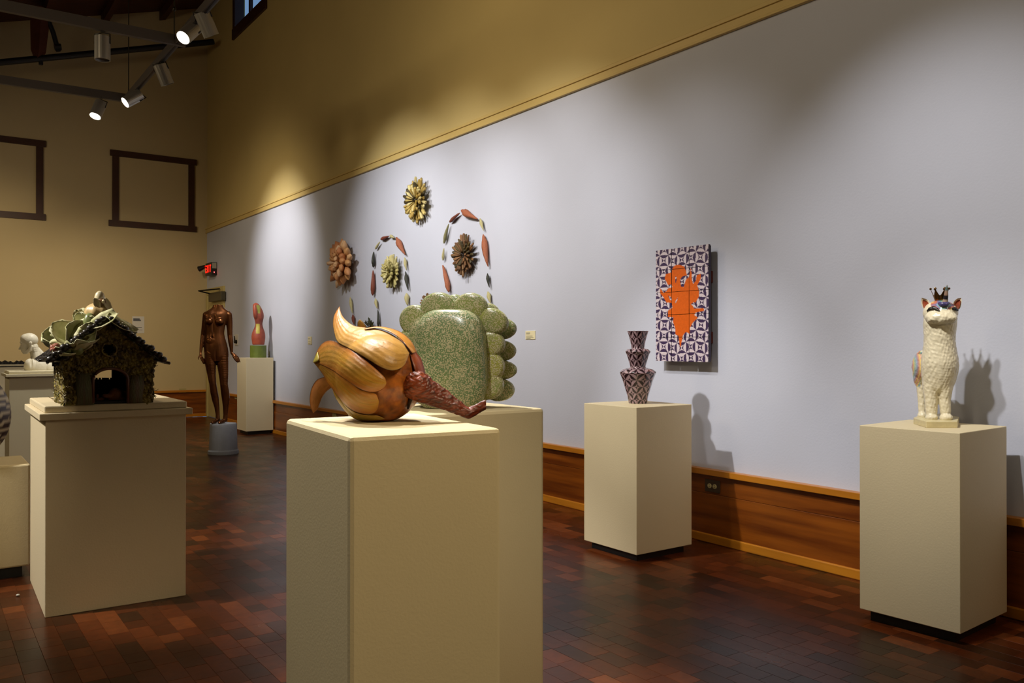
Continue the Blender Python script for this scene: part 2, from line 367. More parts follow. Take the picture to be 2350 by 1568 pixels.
# door in the far corner of the right wall
M_door = mat('cream_door_paint', 'b8a970', .5)
dt = onX(512, 657, WX)[2]
d1 = struct(empty('door_1', (WX, DOORY, 0))); dy0, dy1 = DOORY, BY-.03
box('door_casing', WX-.03, WX+.001, dy0, dy0+.12, 0, dt, M_door, d1, r=.004); box('door_casing', WX-.03, WX+.001, dy1-.10, dy1, 0, dt, M_door, d1, r=.004)
box('head_casing', WX-.03, WX+.001, dy0+.12, dy1-.10, dt-.12, dt, M_door, d1, r=.004)
dl = box('door_leaf', WX-.012, WX+.001, dy0+.125, dy1-.105, .01, dt-.125, M_door, d1)
M_gun = mat('dark_metal', '2e2a24', .4, .8)
q = onX(505, 676, WX-.07)
dc = box('door_closer', WX-.09, WX-.012, q[1]-.12, q[1]+.62, q[2]-.10, q[2]+.05, mat('closer_grey', '55503f', .45, .5), d1, r=.006)
V, F = tube([(WX-.06, q[1]+.6, q[2]+.04), (WX-.30, q[1]+.45, q[2]+.075), (WX-.05, q[1]+.1, q[2]+.10)], [.012]*3, 8); mesh('closer_arm', V, F, M_gun, d1)
V, F = tube([(WX-.012, dy0+.22, 1.0), (WX-.07, dy0+.22, 1.0), (WX-.07, dy0+.36, 1.0)], [.012]*3, 8); mesh('door_handle', V, F, M_gun, d1)
# ------------------------------------------------------------------ pedestals
M_ped = mat('pedestal_paint', 'cdbf9d', .6, var=.02, vs=3, bump=.0005, bs=120)
M_ped2 = mat('pedestal_fabric_paint', 'cbbb93', .7, var=.02, vs=3, bump=.0005, bs=150)
M_black = mat('black_plinth', '0a0b0e', .5)
def rectf(N, a, z=0):
    u = np.array([math.cos(a), math.sin(a), 0]); v = np.array([-math.sin(a), math.cos(a), 0]); n = np.array([N[0], N[1], 0.])
    return lambda p: tuple(n+u*p[0]+v*p[1]+np.array([0, 0, p[2]]))
def pedestal(N, a, w, d, h, zb, label, r=.003, m=None, inset=.035):
    f = rectf(N, a); o = empty('pedestal', f((w/2, d/2, 0)), label, 'pedestal')
    box('body', 0, w, 0, d, zb, h, m or M_ped, o, r=r, xf=f)
    if zb > 0: box('plinth', inset, w-inset, inset, d-inset, 0, zb+.004, M_black, o, xf=f)
    return o, f
PA, fA = pedestal((3.439, 3.633), .005, .465, .474, .909, .045, 'square cream pedestal under the tall patterned three-tier vase')
PB, fB = pedestal((3.615, 1.846), .066, .481, .45, .903, .05, 'square cream pedestal under the white unicorn figure')
PE, fE = pedestal((3.812-.035, 11.9), -.012, .39, .426, 1.086, .05, 'tall cream pedestal under the red abstract sculpture')
PC, fC = pedestal((.763, 1.70), -.084, .378, .507, 1.08, 0, 'large cream pedestal nearest the viewer, under the wilted flower', .011, M_ped2)
DR = onZ(1249, 937, 1.045); PD, fD = pedestal((DR[0]-.565, DR[1]), 0, .565, .48, 1.045, 0, 'cream pedestal behind the nearest one, under the green lobed sculpture', .012, M_ped2)
gR = onZ(69.5, 1065, .62); PG, fG = pedestal((gR[0]-.5, gR[1]-.0), .0, .5, .45, .62, .06, 'low cream pedestal at the left edge, under the striped vessel', .010, M_ped2)
# capped pedestals
def capped(N, a, w, d, h, zb, label, ov, t1, t2, m):
    o, f = pedestal(N, a, w, d, h, zb, label, .003, m)
    box('lower_cap', -ov, w+ov, -ov, d+ov, h, h+t1, m, o, r=.003, xf=f); i = ov*.15
    box('upper_cap', -i, w+i, -i, d+i, h+t1, h+t1+t2, m, o, r=.006, xf=f); return o, f
PF, fF = capped((.486, 4.493), -.015, .631, .754, .924, 0, 'wide cream pedestal with stepped top, under the ceramic house', .026, .032, .034, mat('pedestal_F', 'cbbb98', .7, bump=.0008, bs=120))
ZF = .924+.066
hN = onZ(21, 868, 1.0-.05); PH, fH = capped((hN[0], hN[1]), 0, .66, .5, .96, 0, 'cream pedestal with stepped top, under the white bust', .03, .028, .028, mat('pedestal_H', 'cabf9c', .7))
ZH = .96+.056
iN = onZ(-60, 838, 1.06); PI_, fI = pedestal((iN[0], iN[1]), 0, .5, .4, 1.06, 0, 'pale pedestal at the far left, under the jagged black strip')
box('dark_band', -.002, .502, -.002, .402, 1.035, 1.043, M_black, PI_, xf=fI)
# ------------------------------------------------------------------ flat things on the walls
M_card = mat('cream_card', 'ded4ae', .6); M_white = mat('white_card', 'c9c6c0', .6); M_ink = mat('faint_ink', '8f8a72', .6); M_ink2 = mat('grey_ink', '54565e', .6)
def wallcard(x0, y0, x1, y1, label, m, ink, rows, name='label_card', cat='label', t=.006):
    a = onX(x0, y0, WX); b_ = onX(x1, y1, WX)
    ya, yb, zt, zb = a[1], b_[1], a[2], b_[2]
    o = box(name, WX-t, WX+.0005, yb, ya, zb, zt, m, r=.0008); tag(o, label, cat)
    for (u0, u1, v, hh) in rows:
        Y0, Y1 = ya+(yb-ya)*u0, ya+(yb-ya)*u1; z = zt+(zb-zt)*v
        box('print_line', WX-t-.0006, WX-t+.0003, min(Y0, Y1), max(Y0, Y1), z-hh, z+hh, ink, o)
    return o
R4 = ((.1, .5, .25, .0035), (.1, .45, .38, .002), (.1, .75, .62, .003), (.1, .85, .80, .003), (.1, .55, .90, .002))
wallcard(1207, 760, 1229, 779, 'cream label card on the lavender wall right of the green lobed sculpture', M_card, M_ink, R4)
wallcard(707.5, 773, 716, 791, 'small cream label card on the lavender wall left of the wilted flower', M_card, M_ink, R4)
# info sheet on the far wall
a = onY(303.5, 726, BY); b_ = onY(331, 765, BY)
o = box('info_sheet', a[0], b_[0], BY-.004, BY+.0005, b_[2], a[2], M_white, r=.0008); tag(o, 'white information sheet with two dark heading lines on the beige far wall', 'sheet')
for (u0, u1, v, hh) in ((.08, .62, .16, .012), (.08, .72, .24, .012), (.2, .8, .66, .004), (.1, .85, .80, .003)):
    X0, X1 = a[0]+(b_[0]-a[0])*u0, a[0]+(b_[0]-a[0])*u1; z = a[2]+(b_[2]-a[2])*v
    box('print_line', X0, X1, BY-.0048, BY-.0038, z-hh, z+hh, M_ink2, o)
# power outlets in the baseboards
M_plate = mat('brown_plate', '3b2f22', .4); M_ivory = mat('ivory_plastic', 'a89c6a', .45); M_slot = mat('outlet_slot', '15110c', .6)
def outlet_right(px, py, w, h, label, plate, d=.0225):
    c = onX(px, py, WX-d); X = WX-d
    o = box('power_outlet', X-.006, X+.0005, c[1]-w/2, c[1]+w/2, c[2]-h/2, c[2]+h/2, plate, r=.002, origin=c); tag(o, label, 'outlet')
    for s in (-1, 1):
        cy = c[1]+s*w*.17
        V, F = lathe([(.0, -.001), (.0165, -.001), (.0165, .003), (.014, .004), (0, .004)], 18)
        V = [(X-.006-v[2], cy+v[0], c[2]+v[1]*.9) for v in V]; r = fixn(mesh('receptacle', V, F, M_ivory, o))
        for k in (-1, 1): box('slot', X-.0106, X-.0098, cy-.006, cy+.006, c[2]+k*.006-.0015, c[2]+k*.006+.0015, M_slot, r)
    return o
outlet_right(1636, 1116, .125, .078, 'brown outlet plate with ivory sockets in the baseboard right of the vase pedestal', M_plate)
outlet_right(768, 955, .12, .075, 'outlet in the wooden baseboard, seen just behind the wilted flower', M_ivory)
outlet_right(542, 911, .12, .075, 'outlet in the wooden baseboard beside the red sculpture\'s pedestal', M_ivory)
c = onY(419, 897, BY-.0225); o = box('power_outlet', c[0]-.06, c[0]+.06, BY-.029, BY-.0215, c[2]-.037, c[2]+.037, M_ivory, r=.002); tag(o, 'outlet in the far wall baseboard, right of the ceramic house', 'outlet')
for s in (-1, 1):
    V, F = lathe([(.0, -.001), (.0165, -.001), (.0165, .003), (.014, .004), (0, .004)], 14); V = [(c[0]+s*.021+v[0], BY-.029-v[2], c[2]+v[1]) for v in V]; fixn(mesh('receptacle', V, F, mat('outlet_face', '8a8160', .5), o))
# control plate with a knob on the wall beside the statue's hand
c = onX(543, 779, WX); o = box('wall_switch', WX-.008, WX+.0005, c[1]-.10, c[1]+.10, c[2]-.10, c[2]+.08, M_white, r=.002); tag(o, 'pale wall plate with a dark knob beside the bronze statue\'s hand', 'switch')
V, F = tube([(WX-.008, c[1]-.03, c[2]-.04), (WX-.05, c[1]-.03, c[2]-.04)], [.03, .022], 12); mesh('knob', V, F, M_gun, o)
V, F = tube([(WX-.04, c[1]-.03, c[2]-.02), (WX-.045, c[1]-.03, c[2]+.05)], [.012, .009], 8); mesh('lever', V, F, M_gun, o)
# exit sign
M_blk = mat('black_housing', '14110f', .4); M_red = mat('exit_red', 'ff2a1a', .5, emit='ff2010', es=1.0)
c = onX(496, 615, WX); y1, y0 = onX(483, 610, WX-.10)[1], c[1]-.06; z0, z1 = onX(495, 630, WX-.05)[2], onX(495, 601, WX-.05)[2]
y1 = y0+.36
ex = empty('exit_sign', (WX, (y0+y1)/2, z0), 'black exit sign with glowing red letters high on the wall in the far corner', 'exit sign')
box('housing', WX-.10, WX+.0005, y0, y1, z0, z1, M_blk, ex, r=.004)
SEG = dict(E=[(0, 0, .2, 1), (0, 0, .8, .18), (0, .41, .7, .59), (0, .82, .8, 1)], I=[(.3, 0, .5, 1)], T=[(.3, 0, .5, 1), (0, .82, .8, 1)], X=None)
lw = .36/4.3
for i, ch in enumerate('EXIT'):
    mb = MB(); yL = y1-.02-i*lw*1.02
    def P_(u, v): return (yL-u*lw, z0+.05+v*(z1-z0-.09))
    if ch == 'X':
        for s in (0, 1):
            a0, a1 = ((0, 0), (.62, 1)) if s == 0 else ((.62, 0), (0, 1))
            q = [P_(a0[0], a0[1]), P_(a0[0]+.2, a0[1]), P_(a1[0]+.2, a1[1]), P_(a1[0], a1[1])]
            mb.add([(X, y, z) for X in (WX-.1025, WX-.099) for y, z in q], BF)
    else:
        for (u0, v0, u1, v1) in SEG[ch]:
            q = [P_(u0, v0), P_(u1, v0), P_(u1, v1), P_(u0, v1)]; mb.add([(X, y, z) for X in (WX-.1025, WX-.099) for y, z in q], BF)
    fixn(mb.build('letter', M_red, ex))
box('side_window', WX-.085, WX-.012, y0-.004, y0+.001, z0+.11, z1-.01, mat('sign_grey', '9a958a', .5), ex)
V, F = uvs((WX-.05, y0-.004, z0+.045), (.008, .006, .008), 10, 8); mesh('indicator_light', V, F, mat('red_led', 'ff8080', .4, emit='ff3030', es=12), ex)
V, F = tube([(WX-.12, y1-.05, z0+.16), (WX-.20, y1+.03, z0+.12)], [.03, .05], 12); mesh('lamp_head', V, F, M_blk, ex)
# ------------------------------------------------------------------ tile panel on the wall
TX = WX-.075
tl, tr, bl, brr = [onX(*p, TX) for p in ((1507, 573), (1628, 562), (1504.5, 828), (1626, 833))]
ty0, ty1 = (tl[1]+bl[1])/2, (tr[1]+brr[1])/2; tz1, tz0 = (tl[2]+tr[2])/2, (bl[2]+brr[2])/2
C_pur, C_whi, C_or = lin('3b2c4e'), lin('c9bdc4'), lin('cb5a14')
def quilt(u, v):
    """woven lens-and-bow pattern; True = pale"""
    iu, iv = math.floor(u), math.floor(v); x = (u-iu)*2-1; y = (v-iv)*2-1
    if abs(x) > abs(y): s = True; l = abs(x) > 1-.60*(1-y*y)
    else: s = False; l = abs(y) > 1-.60*(1-x*x)
    return s ^ l ^ ((iu+iv) % 2 == 0)
Z6 = lambda P: [(x/3.92+1380, y/3.92+540) for x, y in P]
BLOT = [(640, 300), (660, 272), (700, 265), (745, 280), (760, 320), (770, 362), (735, 385), (712, 400), (716, 450), (740, 470), (760, 400), (790, 375), (805, 290), (812, 340), (815, 400), (825, 440), (850, 410), (858, 360), (895, 345), (895, 390), (862, 450), (878, 500), (880, 550), (850, 600), (820, 630), (835, 660), (920, 655), (925, 680), (850, 695), (835, 720), (870, 740), (820, 790), (795, 840), (798, 890), (760, 870), (735, 900), (722, 960), (712, 1015), (700, 960), (695, 905), (668, 895), (665, 840), (645, 780), (650, 740), (600, 735), (598, 680), (640, 650), (635, 610), (585, 605), (560, 560), (528, 520), (530, 478), (560, 520), (590, 500), (600, 480), (640, 465), (625, 440), (600, 450), (570, 390), (580, 350), (630, 335)]
BLOT = Z6(BLOT)
GAPS = [[(664, 372), (676, 372), (674, 430), (666, 425)], [(708, 400), (728, 372), (752, 364), (778, 362), (740, 380), (724, 400), (728, 462), (716, 462)], [(664, 600), (690, 556), (684, 580), (668, 612)], [(806, 620), (835, 600), (860, 630), (830, 640)], [(600, 540), (630, 560), (634, 590), (612, 575)]]
GAPS = [Z6(g) for g in GAPS]
def inside(p, poly):
    x, y = p; c = False; j = len(poly)-1
    for i in range(len(poly)):
        xi, yi = poly[i]; xj, yj = poly[j]
        if (yi > y) != (yj > y) and x < (xj-xi)*(y-yi)/(yj-yi)+xi: c = not c
        j = i
    return c
art = empty('tile_panel', (TX, (ty0+ty1)/2, tz0), 'wall panel of purple and white patterned tiles with an orange blot figure', 'wall art')
M_tile = mat('glazed_tile_face', rough=.35, attr=True, var=.08, vs=60, bump=.0008, bs=90)
M_tedge = mat('tile_edge', '2e2238', .5)
fu = [0, .315, .645, 1]; fv = [0, .185, .385, .585, .785, 1]
ty = lambda u: ty0+(ty1-ty0)*u
tz = lambda v: tz1+(tz0-tz1)*v
for i in range(3):
    for j in range(5):
        u0, u1, v0, v1 = fu[i]+.004, fu[i+1]-.004, fv[j]+.002, fv[j+1]-.002; nu, nv = 42, 58; Vv = []; Cc = []; Ff = []
        jit = random.uniform(0, .002)
        for b_ in range(nv+1):
            for a_ in range(nu+1):
                u = u0+(u1-u0)*a_/nu; v = v0+(v1-v0)*b_/nv; P = (TX-.002-jit, ty(u), tz(v)); Vv.append(P)
                q = proj(P); k = quilt(u*5.8+.5+.08*math.sin(v*9), v*10.4+.4+.07*math.sin(u*11)); c = C_whi if k else C_pur
                if inside(q[:2], BLOT) and not any(inside(q[:2], g) for g in GAPS): c = C_or
                Cc.append(c)
        for b_ in range(nv):
            for a_ in range(nu): n = b_*(nu+1)+a_; Ff.append((n, n+nu+1, n+nu+2, n+1))
        t = mesh('tile', Vv, Ff, M_tile, art, col=Cc)
        box('tile_body', TX-.0015-jit, TX+.016, ty(u1), ty(u0), tz(v1), tz(v0), M_tedge, t, r=.001)
box('backing_board', TX+.016, TX+.028, ty(.985), ty(.015), tz(.99), tz(.01), M_tedge, art)
M_mnt = mat('mount_wood', '5a1d10', .5)
for v in (.27, .79):
    box('mounting_block', TX+.028, WX+.0005, ty(.93), ty(.80), tz(v+.05), tz(v-.05), M_mnt, art, r=.002)
    box('mounting_block', TX+.028, WX+.0005, ty(.2), ty(.05), tz(v+.05), tz(v-.05), M_mnt, art, r=.002)
# ------------------------------------------------------------------ ceramic rosettes and pods on the wall
POD = {}
def podmesh(kind, m):
    """unit pod along +x: narrow foot at 0, mouth at 1"""
    key = (kind, m.name)
    if key in POD: return POD[key]
    if kind == 'bud': prof = [(.0, .05), (.2, .09), (.45, .15), (.7, .19), (.85, .15), (.9, .17), (1.0, .10), (.97, .05)]
    elif kind == 'cone': prof = [(.0, .04), (.3, .09), (.55, .17), (.72, .23), (.82, .2), (1.0, .04)]
    else: prof = [(.0, .02), (.15, .06), (.4, .10), (.62, .13), (.78, .12), (.84, .085), (.92, .07), (1.0, .02)]
    r = np.random.RandomState(len(POD)+3); n = 8; V = []; F = []
    for i, (x, rr) in enumerate(prof):
        for k in range(n):
            a = 2*PI*k/n; q = rr*(1+.16*math.sin(2*a+x*6)+r.uniform(-.12, .12)); V.append((x+r.uniform(-.01, .01), q*math.cos(a)+.02*math.sin(x*5), q*math.sin(a)))
    for i in range(len(prof)-1):
        for k in range(n): F.append((i*n+k, i*n+(k+1) % n, (i+1)*n+(k+1) % n, (i+1)*n+k))
    F.append(tuple(range(n-1, -1, -1))); F.append(tuple((len(prof)-1)*n+k for k in range(n)))
    me = bpy.data.meshes.new('pod'); me.from_pydata(V, [], F); me.materials.append(m); me.polygons.foreach_set('use_smooth', [True]*len(me.polygons)); POD[key] = me; return me
def cmat(name, cols, rough=.4, metal=0, bump=.002):
    """glaze whose tint differs from piece to piece"""
    m = mat(name, cols[0], rough, metal, var=.18, vs=40, bump=bump, bs=90); nt = m.node_tree; oi = nt.nodes.new('ShaderNodeObjectInfo'); r = nt.nodes.new('ShaderNodeValToRGB'); r.color_ramp.interpolation = 'CONSTANT'
    els = r.color_ramp.elements; els[0].color = (*lin(cols[0]), 1); els[1].position = 1.0; els[1].color = (*lin(cols[-1]), 1)
    for i, c in enumerate(cols[1:], 1): e = els.new(i/len(cols)); e.color = (*lin(c), 1)
    nt.links.new(oi.outputs['Random'], r.inputs[0])
    for n in nt.nodes:
        if n.type == 'VECT_MATH': nt.links.new(r.outputs[0], n.inputs[0])
    return m
def rosette(px, py, yr, label, m, layers, hub, dx=0, group=None):
    """layers: (count, start radius, length, thick, lift, tilt, kind); yr = pixel half height"""
    c = onX(px, py, WX-.07); top = onX(px, py-yr, WX-.07); R = top[2]-c[2]
    o = empty('ceramic_rosette', (WX, c[1], c[2]), label, 'wall sculpture', group)
    V, F = uvs((WX-.019, c[1], c[2]), (.018, R*.35, R*.35), 16, 8); mesh('hub', V, F, hub, o)
    for (cnt, r0, ln, th, lift, tilt, kind) in layers:
        for k in range(cnt):
            a = 2*PI*(k+random.uniform(-.25, .25))/cnt; l = R*ln*random.uniform(.82, 1.1)
            d = bpy.data.objects.new('pod', podmesh(kind, m)); COL.objects.link(d); d.parent = o
            dr = Vector((-math.sin(abs(tilt+random.uniform(-.06, .12))), math.cos(a)*math.cos(tilt), math.sin(a)*math.cos(tilt))).normalized()
            d.rotation_mode = 'QUATERNION'; d.rotation_quaternion = dr.to_track_quat('X', 'Z')
            d.location = Vector((-lift-R*(.03+th*.42), math.cos(a)*R*r0, math.sin(a)*R*r0)); d.scale = (l, R*th*random.uniform(.8, 1.2)*2.1, R*th*random.uniform(.8, 1.2)*2.1)
    return o
G1 = cmat('blush_glaze', ['c9955f', 'd8ab7c', 'c07d4d', 'd9b48c', 'c98d5a'], .45)
G2 = cmat('gilded_glaze', ['b59a4c', 'cdb872', 'a58a45', '4a4128', 'd8ca90', 'c3a860'], .22, .35)
G3 = cmat('pale_green_glaze', ['c3b878', 'b5ab6c', 'cfc690', 'a8a068'], .35)
G4 = cmat('olive_brown_glaze', ['6b4a2c', '5a4a26', '7d5c38', '4a4028', '86603c'], .4)
G5 = cmat('dark_green_glaze', ['3a3c24', '4d4c2c', '2c2a1c'], .35)
rosette(789, 603, 56, 'blotchy orange rosette of fat ceramic buds, leftmost of the large wall rosettes', G1, [(17, .10, .98, .32, .02, .10, 'cone'), (14, .08, .70, .30, .06, .35, 'cone'), (9, .05, .45, .26, .10, .7, 'bud')], G1)
rosette(953, 460, 48, 'shiny gilded ceramic rosette, highest on the lavender wall', G2, [(26, .2, .90, .22, .02, .08, 'bud'), (22, .19, .68, .21, .04, .25, 'bud'), (15, .19, .45, .18, .06, .32, 'bud')], mat('hub_dark', '1c120c', .5))
rosette(896, 624, 38, 'pale green ceramic rosette inside the left pod arch', G3, [(22, .12, .95, .24, .02, .08, 'bud'), (18, .12, .70, .24, .05, .35, 'bud'), (11, .1, .42, .2, .08, .7, 'bud')], mat('hub_dark'))
rosette(1060, 586, 45, 'olive and brown ceramic rosette inside the right pod arch', G4, [(24, .2, .86, .21, .02, .06, 'bud'), (21, .19, .66, .18, .04, .22, 'bud'), (16, .19, .42, .15, .05, .3, 'bud')], mat('hub_dark'))
rosette(976, 695, 26, 'brown ceramic rosette half hidden behind the top of the green lobed sculpture', G4, [(16, .15, .82, .2, .02, .1, 'bud'), (12, .15, .6, .18, .05, .4, 'bud')], mat('hub_dark'))
rosette(843, 751, 22, 'small dark green ceramic rosette peeping over the wilted flower', G5, [(15, .12, .86, .2, .02, .1, 'bud'), (11, .12, .6, .2, .05, .5, 'bud')], mat('hub_dark'))
K = dict(t=('terracotta', mat('terracotta_pod', '9c5a3c', .6, var=.25, vs=40, bump=.004, bs=70)), r=('dark red-brown', mat('red_brown_pod', '7a3b28', .5, var=.3, vs=40, bump=.004, bs=70)),
         p=('pale yellow-green', mat('pale_pod', 'c2b986', .45, var=.2, vs=50, bump=.004, bs=80)), o=('olive green', mat('olive_pod', '87835a', .5, var=.25, vs=40, bump=.004, bs=70)), k=('blackish green', mat('black_pod', '2a2c22', .4, var=.25, vs=40, bump=.003, bs=70)))
def pod(x0, y0, x1, y1, wpx, k, where):
    """foot (thin end) at first point"""
    a = onX(x0, y0, WX-.03); b_ = onX(x1, y1, WX-.03); cn, m = K[k]; l = np.linalg.norm(b_-a); wd = (wpx/FP)*proj(a)[2]/math.cos(PI/2-YAW)
    base = np.array([WX-.03, a[1], a[2]])
    me = podmesh('spindle'+str(len(POD) % 4), m); o = bpy.data.objects.new('ceramic_pod', me); COL.objects.link(o); o.rotation_mode = 'QUATERNION'; o.location = base
    o.rotation_quaternion = Vector(b_-a).to_track_quat('X', 'Z'); s = wd/2/.13*.62; o.scale = (l, min(s, .22), min(s, .26))
    OFF[o.name] = base; tag(o, '%s ceramic pod %s' % (cn, where), 'wall sculpture'); return o
RA = 'right pod arch'; LA = 'left pod arch'
pod(1055, 489, 1031, 510, 9, 'r', 'at the crown of the %s, its left piece' % RA)
pod(1096, 503, 1057, 483, 15, 't', 'large, at the crown of the %s, its right piece' % RA)
pod(1110, 530, 1101, 501, 7, 'p', 'at the right shoulder of the %s' % RA)
pod(1120, 612, 1108, 538, 15, 't', 'large, halfway down the right side of the %s' % RA)
pod(1123, 660, 1118, 627, 7, 'k', 'low on the right side of the %s' % RA)
pod(1126, 696, 1119, 669, 9, 'p', 'lowest on the right side of the %s' % RA)
pod(1030, 514, 1018, 559, 9, 'o', 'at the left shoulder of the %s' % RA)
pod(1019, 570, 1016, 598, 7, 'p', 'halfway down the left side of the %s' % RA)
pod(1016, 609, 1031, 670, 14, 't', 'large, lowest on the left side of the %s' % RA)
pod(905, 546, 894, 541, 7, 'p', 'at the crown of the %s' % LA)
pod(893, 542, 873, 550, 8, 'r', 'at the crown of the %s, its left piece' % LA)
pod(930, 585, 908, 545, 13, 't', 'large, at the right shoulder of the %s' % LA)
pod(872, 555, 861, 572, 6, 'p', 'at the left shoulder of the %s' % LA)
pod(858, 578, 856, 614, 9, 'k', 'halfway down the left side of the %s' % LA)
pod(856, 621, 856, 678, 12, 'r', 'low left in the %s, below a black one' % LA)
pod(866, 709, 861, 685, 7, 'p', 'low on the left side of the %s' % LA)
pod(867, 711, 869, 752, 7, 'k', 'lowest on the left side of the %s' % LA)
pod(933, 621, 928, 591, 7, 'p', 'halfway down the right side of the %s' % LA)
pod(937, 667, 930, 623, 8, 'k', 'low on the right side of the %s' % LA)
pod(936, 702, 932, 673, 11, 'p', 'lowest on the right side of the %s' % LA)
pod(809, 720, 803, 682, 7, 'p', 'hanging below the blotchy orange rosette')
pod(813, 746, 809, 722, 7, 'r', 'below the pale one under the blotchy orange rosette')
# ------------------------------------------------------------------ wilted flower on the nearest pedestal
ZC = 1.08
fo = onZ(873, 966, ZC)
fl = empty('wilted_flower_sculpture', fo, 'large ochre and brown ceramic flower with peeling petals lying on the nearest pedestal', 'sculpture')
FF = Fr(fo, 0, (700, 690), 5.407); SX, SY, SR = 925., 965., 548.
def sph(X, Y):
    d = math.hypot(X-SX, Y-SY); return math.sqrt(max(SR*SR-d*d, 0)) if d < SR*.985 else math.sqrt(SR*SR*(1-.985**2))-(d-SR*.985)*1.6
def oc(off=0, edge=0): return lambda X, Y: sph(X, Y)+off
c_och, c_org, c_drk, c_yel, c_pale = lin('a87c24'), lin('a05c1c'), lin('2c1206'), lin('a08428'), lin('b98c46')
def petcol(base, mid, edge=c_drk, ew=.03, seed=0, tipc=None):
    def f(t, w, X, Y):
        e = min(w, 1-w); s = .5+.5*math.sin(w*34+2.6*math.sin(t*4+seed)+seed)*math.sin(t*9+w*5+seed); s2 = .5+.5*math.sin(w*90+5*math.sin(t*3))
        c = mixc(base, mid, max(0, min(1, math.sin(PI*w)*1.1*(.55+.5*s)))); c = mixc(c, mixc(c_drk, base, .3), .42*s2*s*s)
        if tipc: c = mixc(c, tipc, max(0, 1-t*3.2))
        k = max(0, 1-e/ew); return mixc(c, edge, .8*min(1, k))
    return f
M_petal = mat('petal_glaze', rough=.42, attr=True, var=.22, vs=14, bump=.0022, bs=38)
def petal(name, A, B, bulge, thick=16, off=0, cf=None, nt=56, nw=22, wave=0, flat=False, par=None, label=None, bt=None):
    A = [(a[0], a[1], a[2] if len(a) > 2 else 0) for a in A]; B = [(a[0], a[1], a[2] if len(a) > 2 else 0) for a in B]
    V, F, C = loft(A, B, nt, nw, bulge, thick, (lambda X, Y: off) if flat else oc(off), cf, wave, True, bt)
    o = fixn(mesh(name, FF.map(V), F, M_petal, par or fl, smooth=True, col=C)); 
    if label: o['label'] = label
    return o
# bulbous body
V, F = uvs((SX, -SY, 0), (SR, SR, SR*.92), 64, 40); V = np.array(V)
nz_ = vnoise(V/100, 1.1, 4); V = V*(1)+0; ctr = np.array([SX, -SY, 0]); rad = (V-ctr); V = ctr+rad*(1+.018*nz_)[:, None]
rgt = np.clip((V[:, 0]-1150)/330, 0, 1)[:, None]; V = V+np.c_[25*rgt[:, 0]*np.sin(V[:, 1]/140), 0*rgt[:, 0], 0*rgt[:, 0]]
cb = [mixc(mixc(lin('8a4410'), lin('a65f14'), .5+.5*a), lin('4a1c08'), max(0, min(1, .5*b_+.15))) for a, b_ in zip(vnoise(V/100, 2.0, 1), vnoise(V/100, 1.3, 2))]
Mb = mat('calyx_glaze', rough=.38, attr=True, var=.32, vs=60, bump=.0022, bs=55, coat=.1)
W_ = FF.map(V); W_[:, 2] = np.maximum(W_[:, 2], ZC); mesh('body', W_, F, Mb, fl, smooth=True, col=cb)
petal('bottom_petal', [(340, 1075), (420, 1185), (520, 1295), (640, 1370), (780, 1395), (900, 1400), (985, 1440)], [(335, 1080), (375, 1200), (450, 1310), (535, 1410), (640, 1475), (770, 1500), (985, 1445)], 30, 14, 14, petcol(c_och, c_yel, seed=2), 50, 18)
BT = lambda t: min(1, max(.12, (t-.25)*1.7))
lowl = [(75, 775), (140, 840), (215, 925), (285, 1030), (390, 1150), (490, 1262), (610, 1345), (750, 1380), (840, 1372), (900, 1320), (920, 1215)]
mid = [(75, 775), (190, 790), (350, 850), (500, 935), (620, 1010), (700, 1070), (800, 1095), (885, 1125), (920, 1215)]
petal('front_petal', [(a, b_, 60) for a, b_ in mid], [(a, b_, 40) for a, b_ in lowl], 34, 18, 26, petcol(c_org, c_och, seed=1, ew=.045), 60, 50, wave=1.6, bt=BT, label='lower lobe of the large front petal')
up_ = [(75, 775), (110, 660), (165, 560), (240, 505), (330, 497), (425, 532), (560, 597), (700, 685), (830, 785), (940, 880), (990, 935), (1006, 995)]
mid2 = [(75, 775), (190, 800), (350, 865), (500, 950), (620, 1025), (740, 1085), (850, 1104), (930, 1085), (985, 1045), (1006, 995)]
petal('front_petal', [(a, b_, 60) for a, b_ in up_], [(a, b_, 60) for a, b_ in mid2], 44, 18, 34, petcol(c_org, c_och, seed=4, ew=.035), 64, 50, wave=1.6, bt=BT, label='upper lobe of the large front petal')
petal('curled_lip', [(72, 775, 120), (95, 710, 120), (125, 650, 115), (138, 640, 110)], [(72, 777, 120), (120, 768, 140), (158, 735, 140), (138, 642, 110)], 22, 10, 0, petcol(lin('9a8a34'), lin('b5a548'), ew=.06), 20, 10)
upT = [(395, 42, 40), (430, 150, 30), (505, 240, 20), (610, 310, 10), (760, 335, 30), (930, 362, 60), (1090, 430, 60), (1215, 530, 40), (1285, 650, 20)]
loT = [(395, 42, 40), (335, 160, 60), (325, 270, 80), (350, 390, 90), (410, 520, 90), (590, 610, 70), (780, 715, 70), (940, 810, 66), (1080, 850, 60), (1210, 800, 46), (1285, 652, 20)]
petal('top_petal', upT, loT, 62, 18, 40, petcol(c_pale, lin('bb8a38'), seed=3, ew=.03, tipc=lin('b06a26')), 90, 54, wave=2.2)
petal('upper_sepal', [(740, 345, 110), (900, 322, 110), (1060, 345, 110), (1200, 400, 110), (1320, 510, 100), (1385, 640, 60)], [(742, 362, 118), (900, 345, 130), (1060, 400, 150), (1190, 490, 150), (1270, 590, 120), (1318, 652, 66)], 22, 14, 14, petcol(lin('b5722a'), lin('c08836'), seed=5, ew=.05), 50, 10)
petal('drooping_petal', [(235, 948), (140, 990), (75, 1095), (52, 1230), (66, 1330), (95, 1402)], [(335, 1078), (262, 1135), (205, 1215), (172, 1300), (145, 1360), (97, 1404)], -26, 12, -60, petcol(lin('a5652c'), lin('b87c40'), seed=6, ew=.03), 40, 14, flat=True)
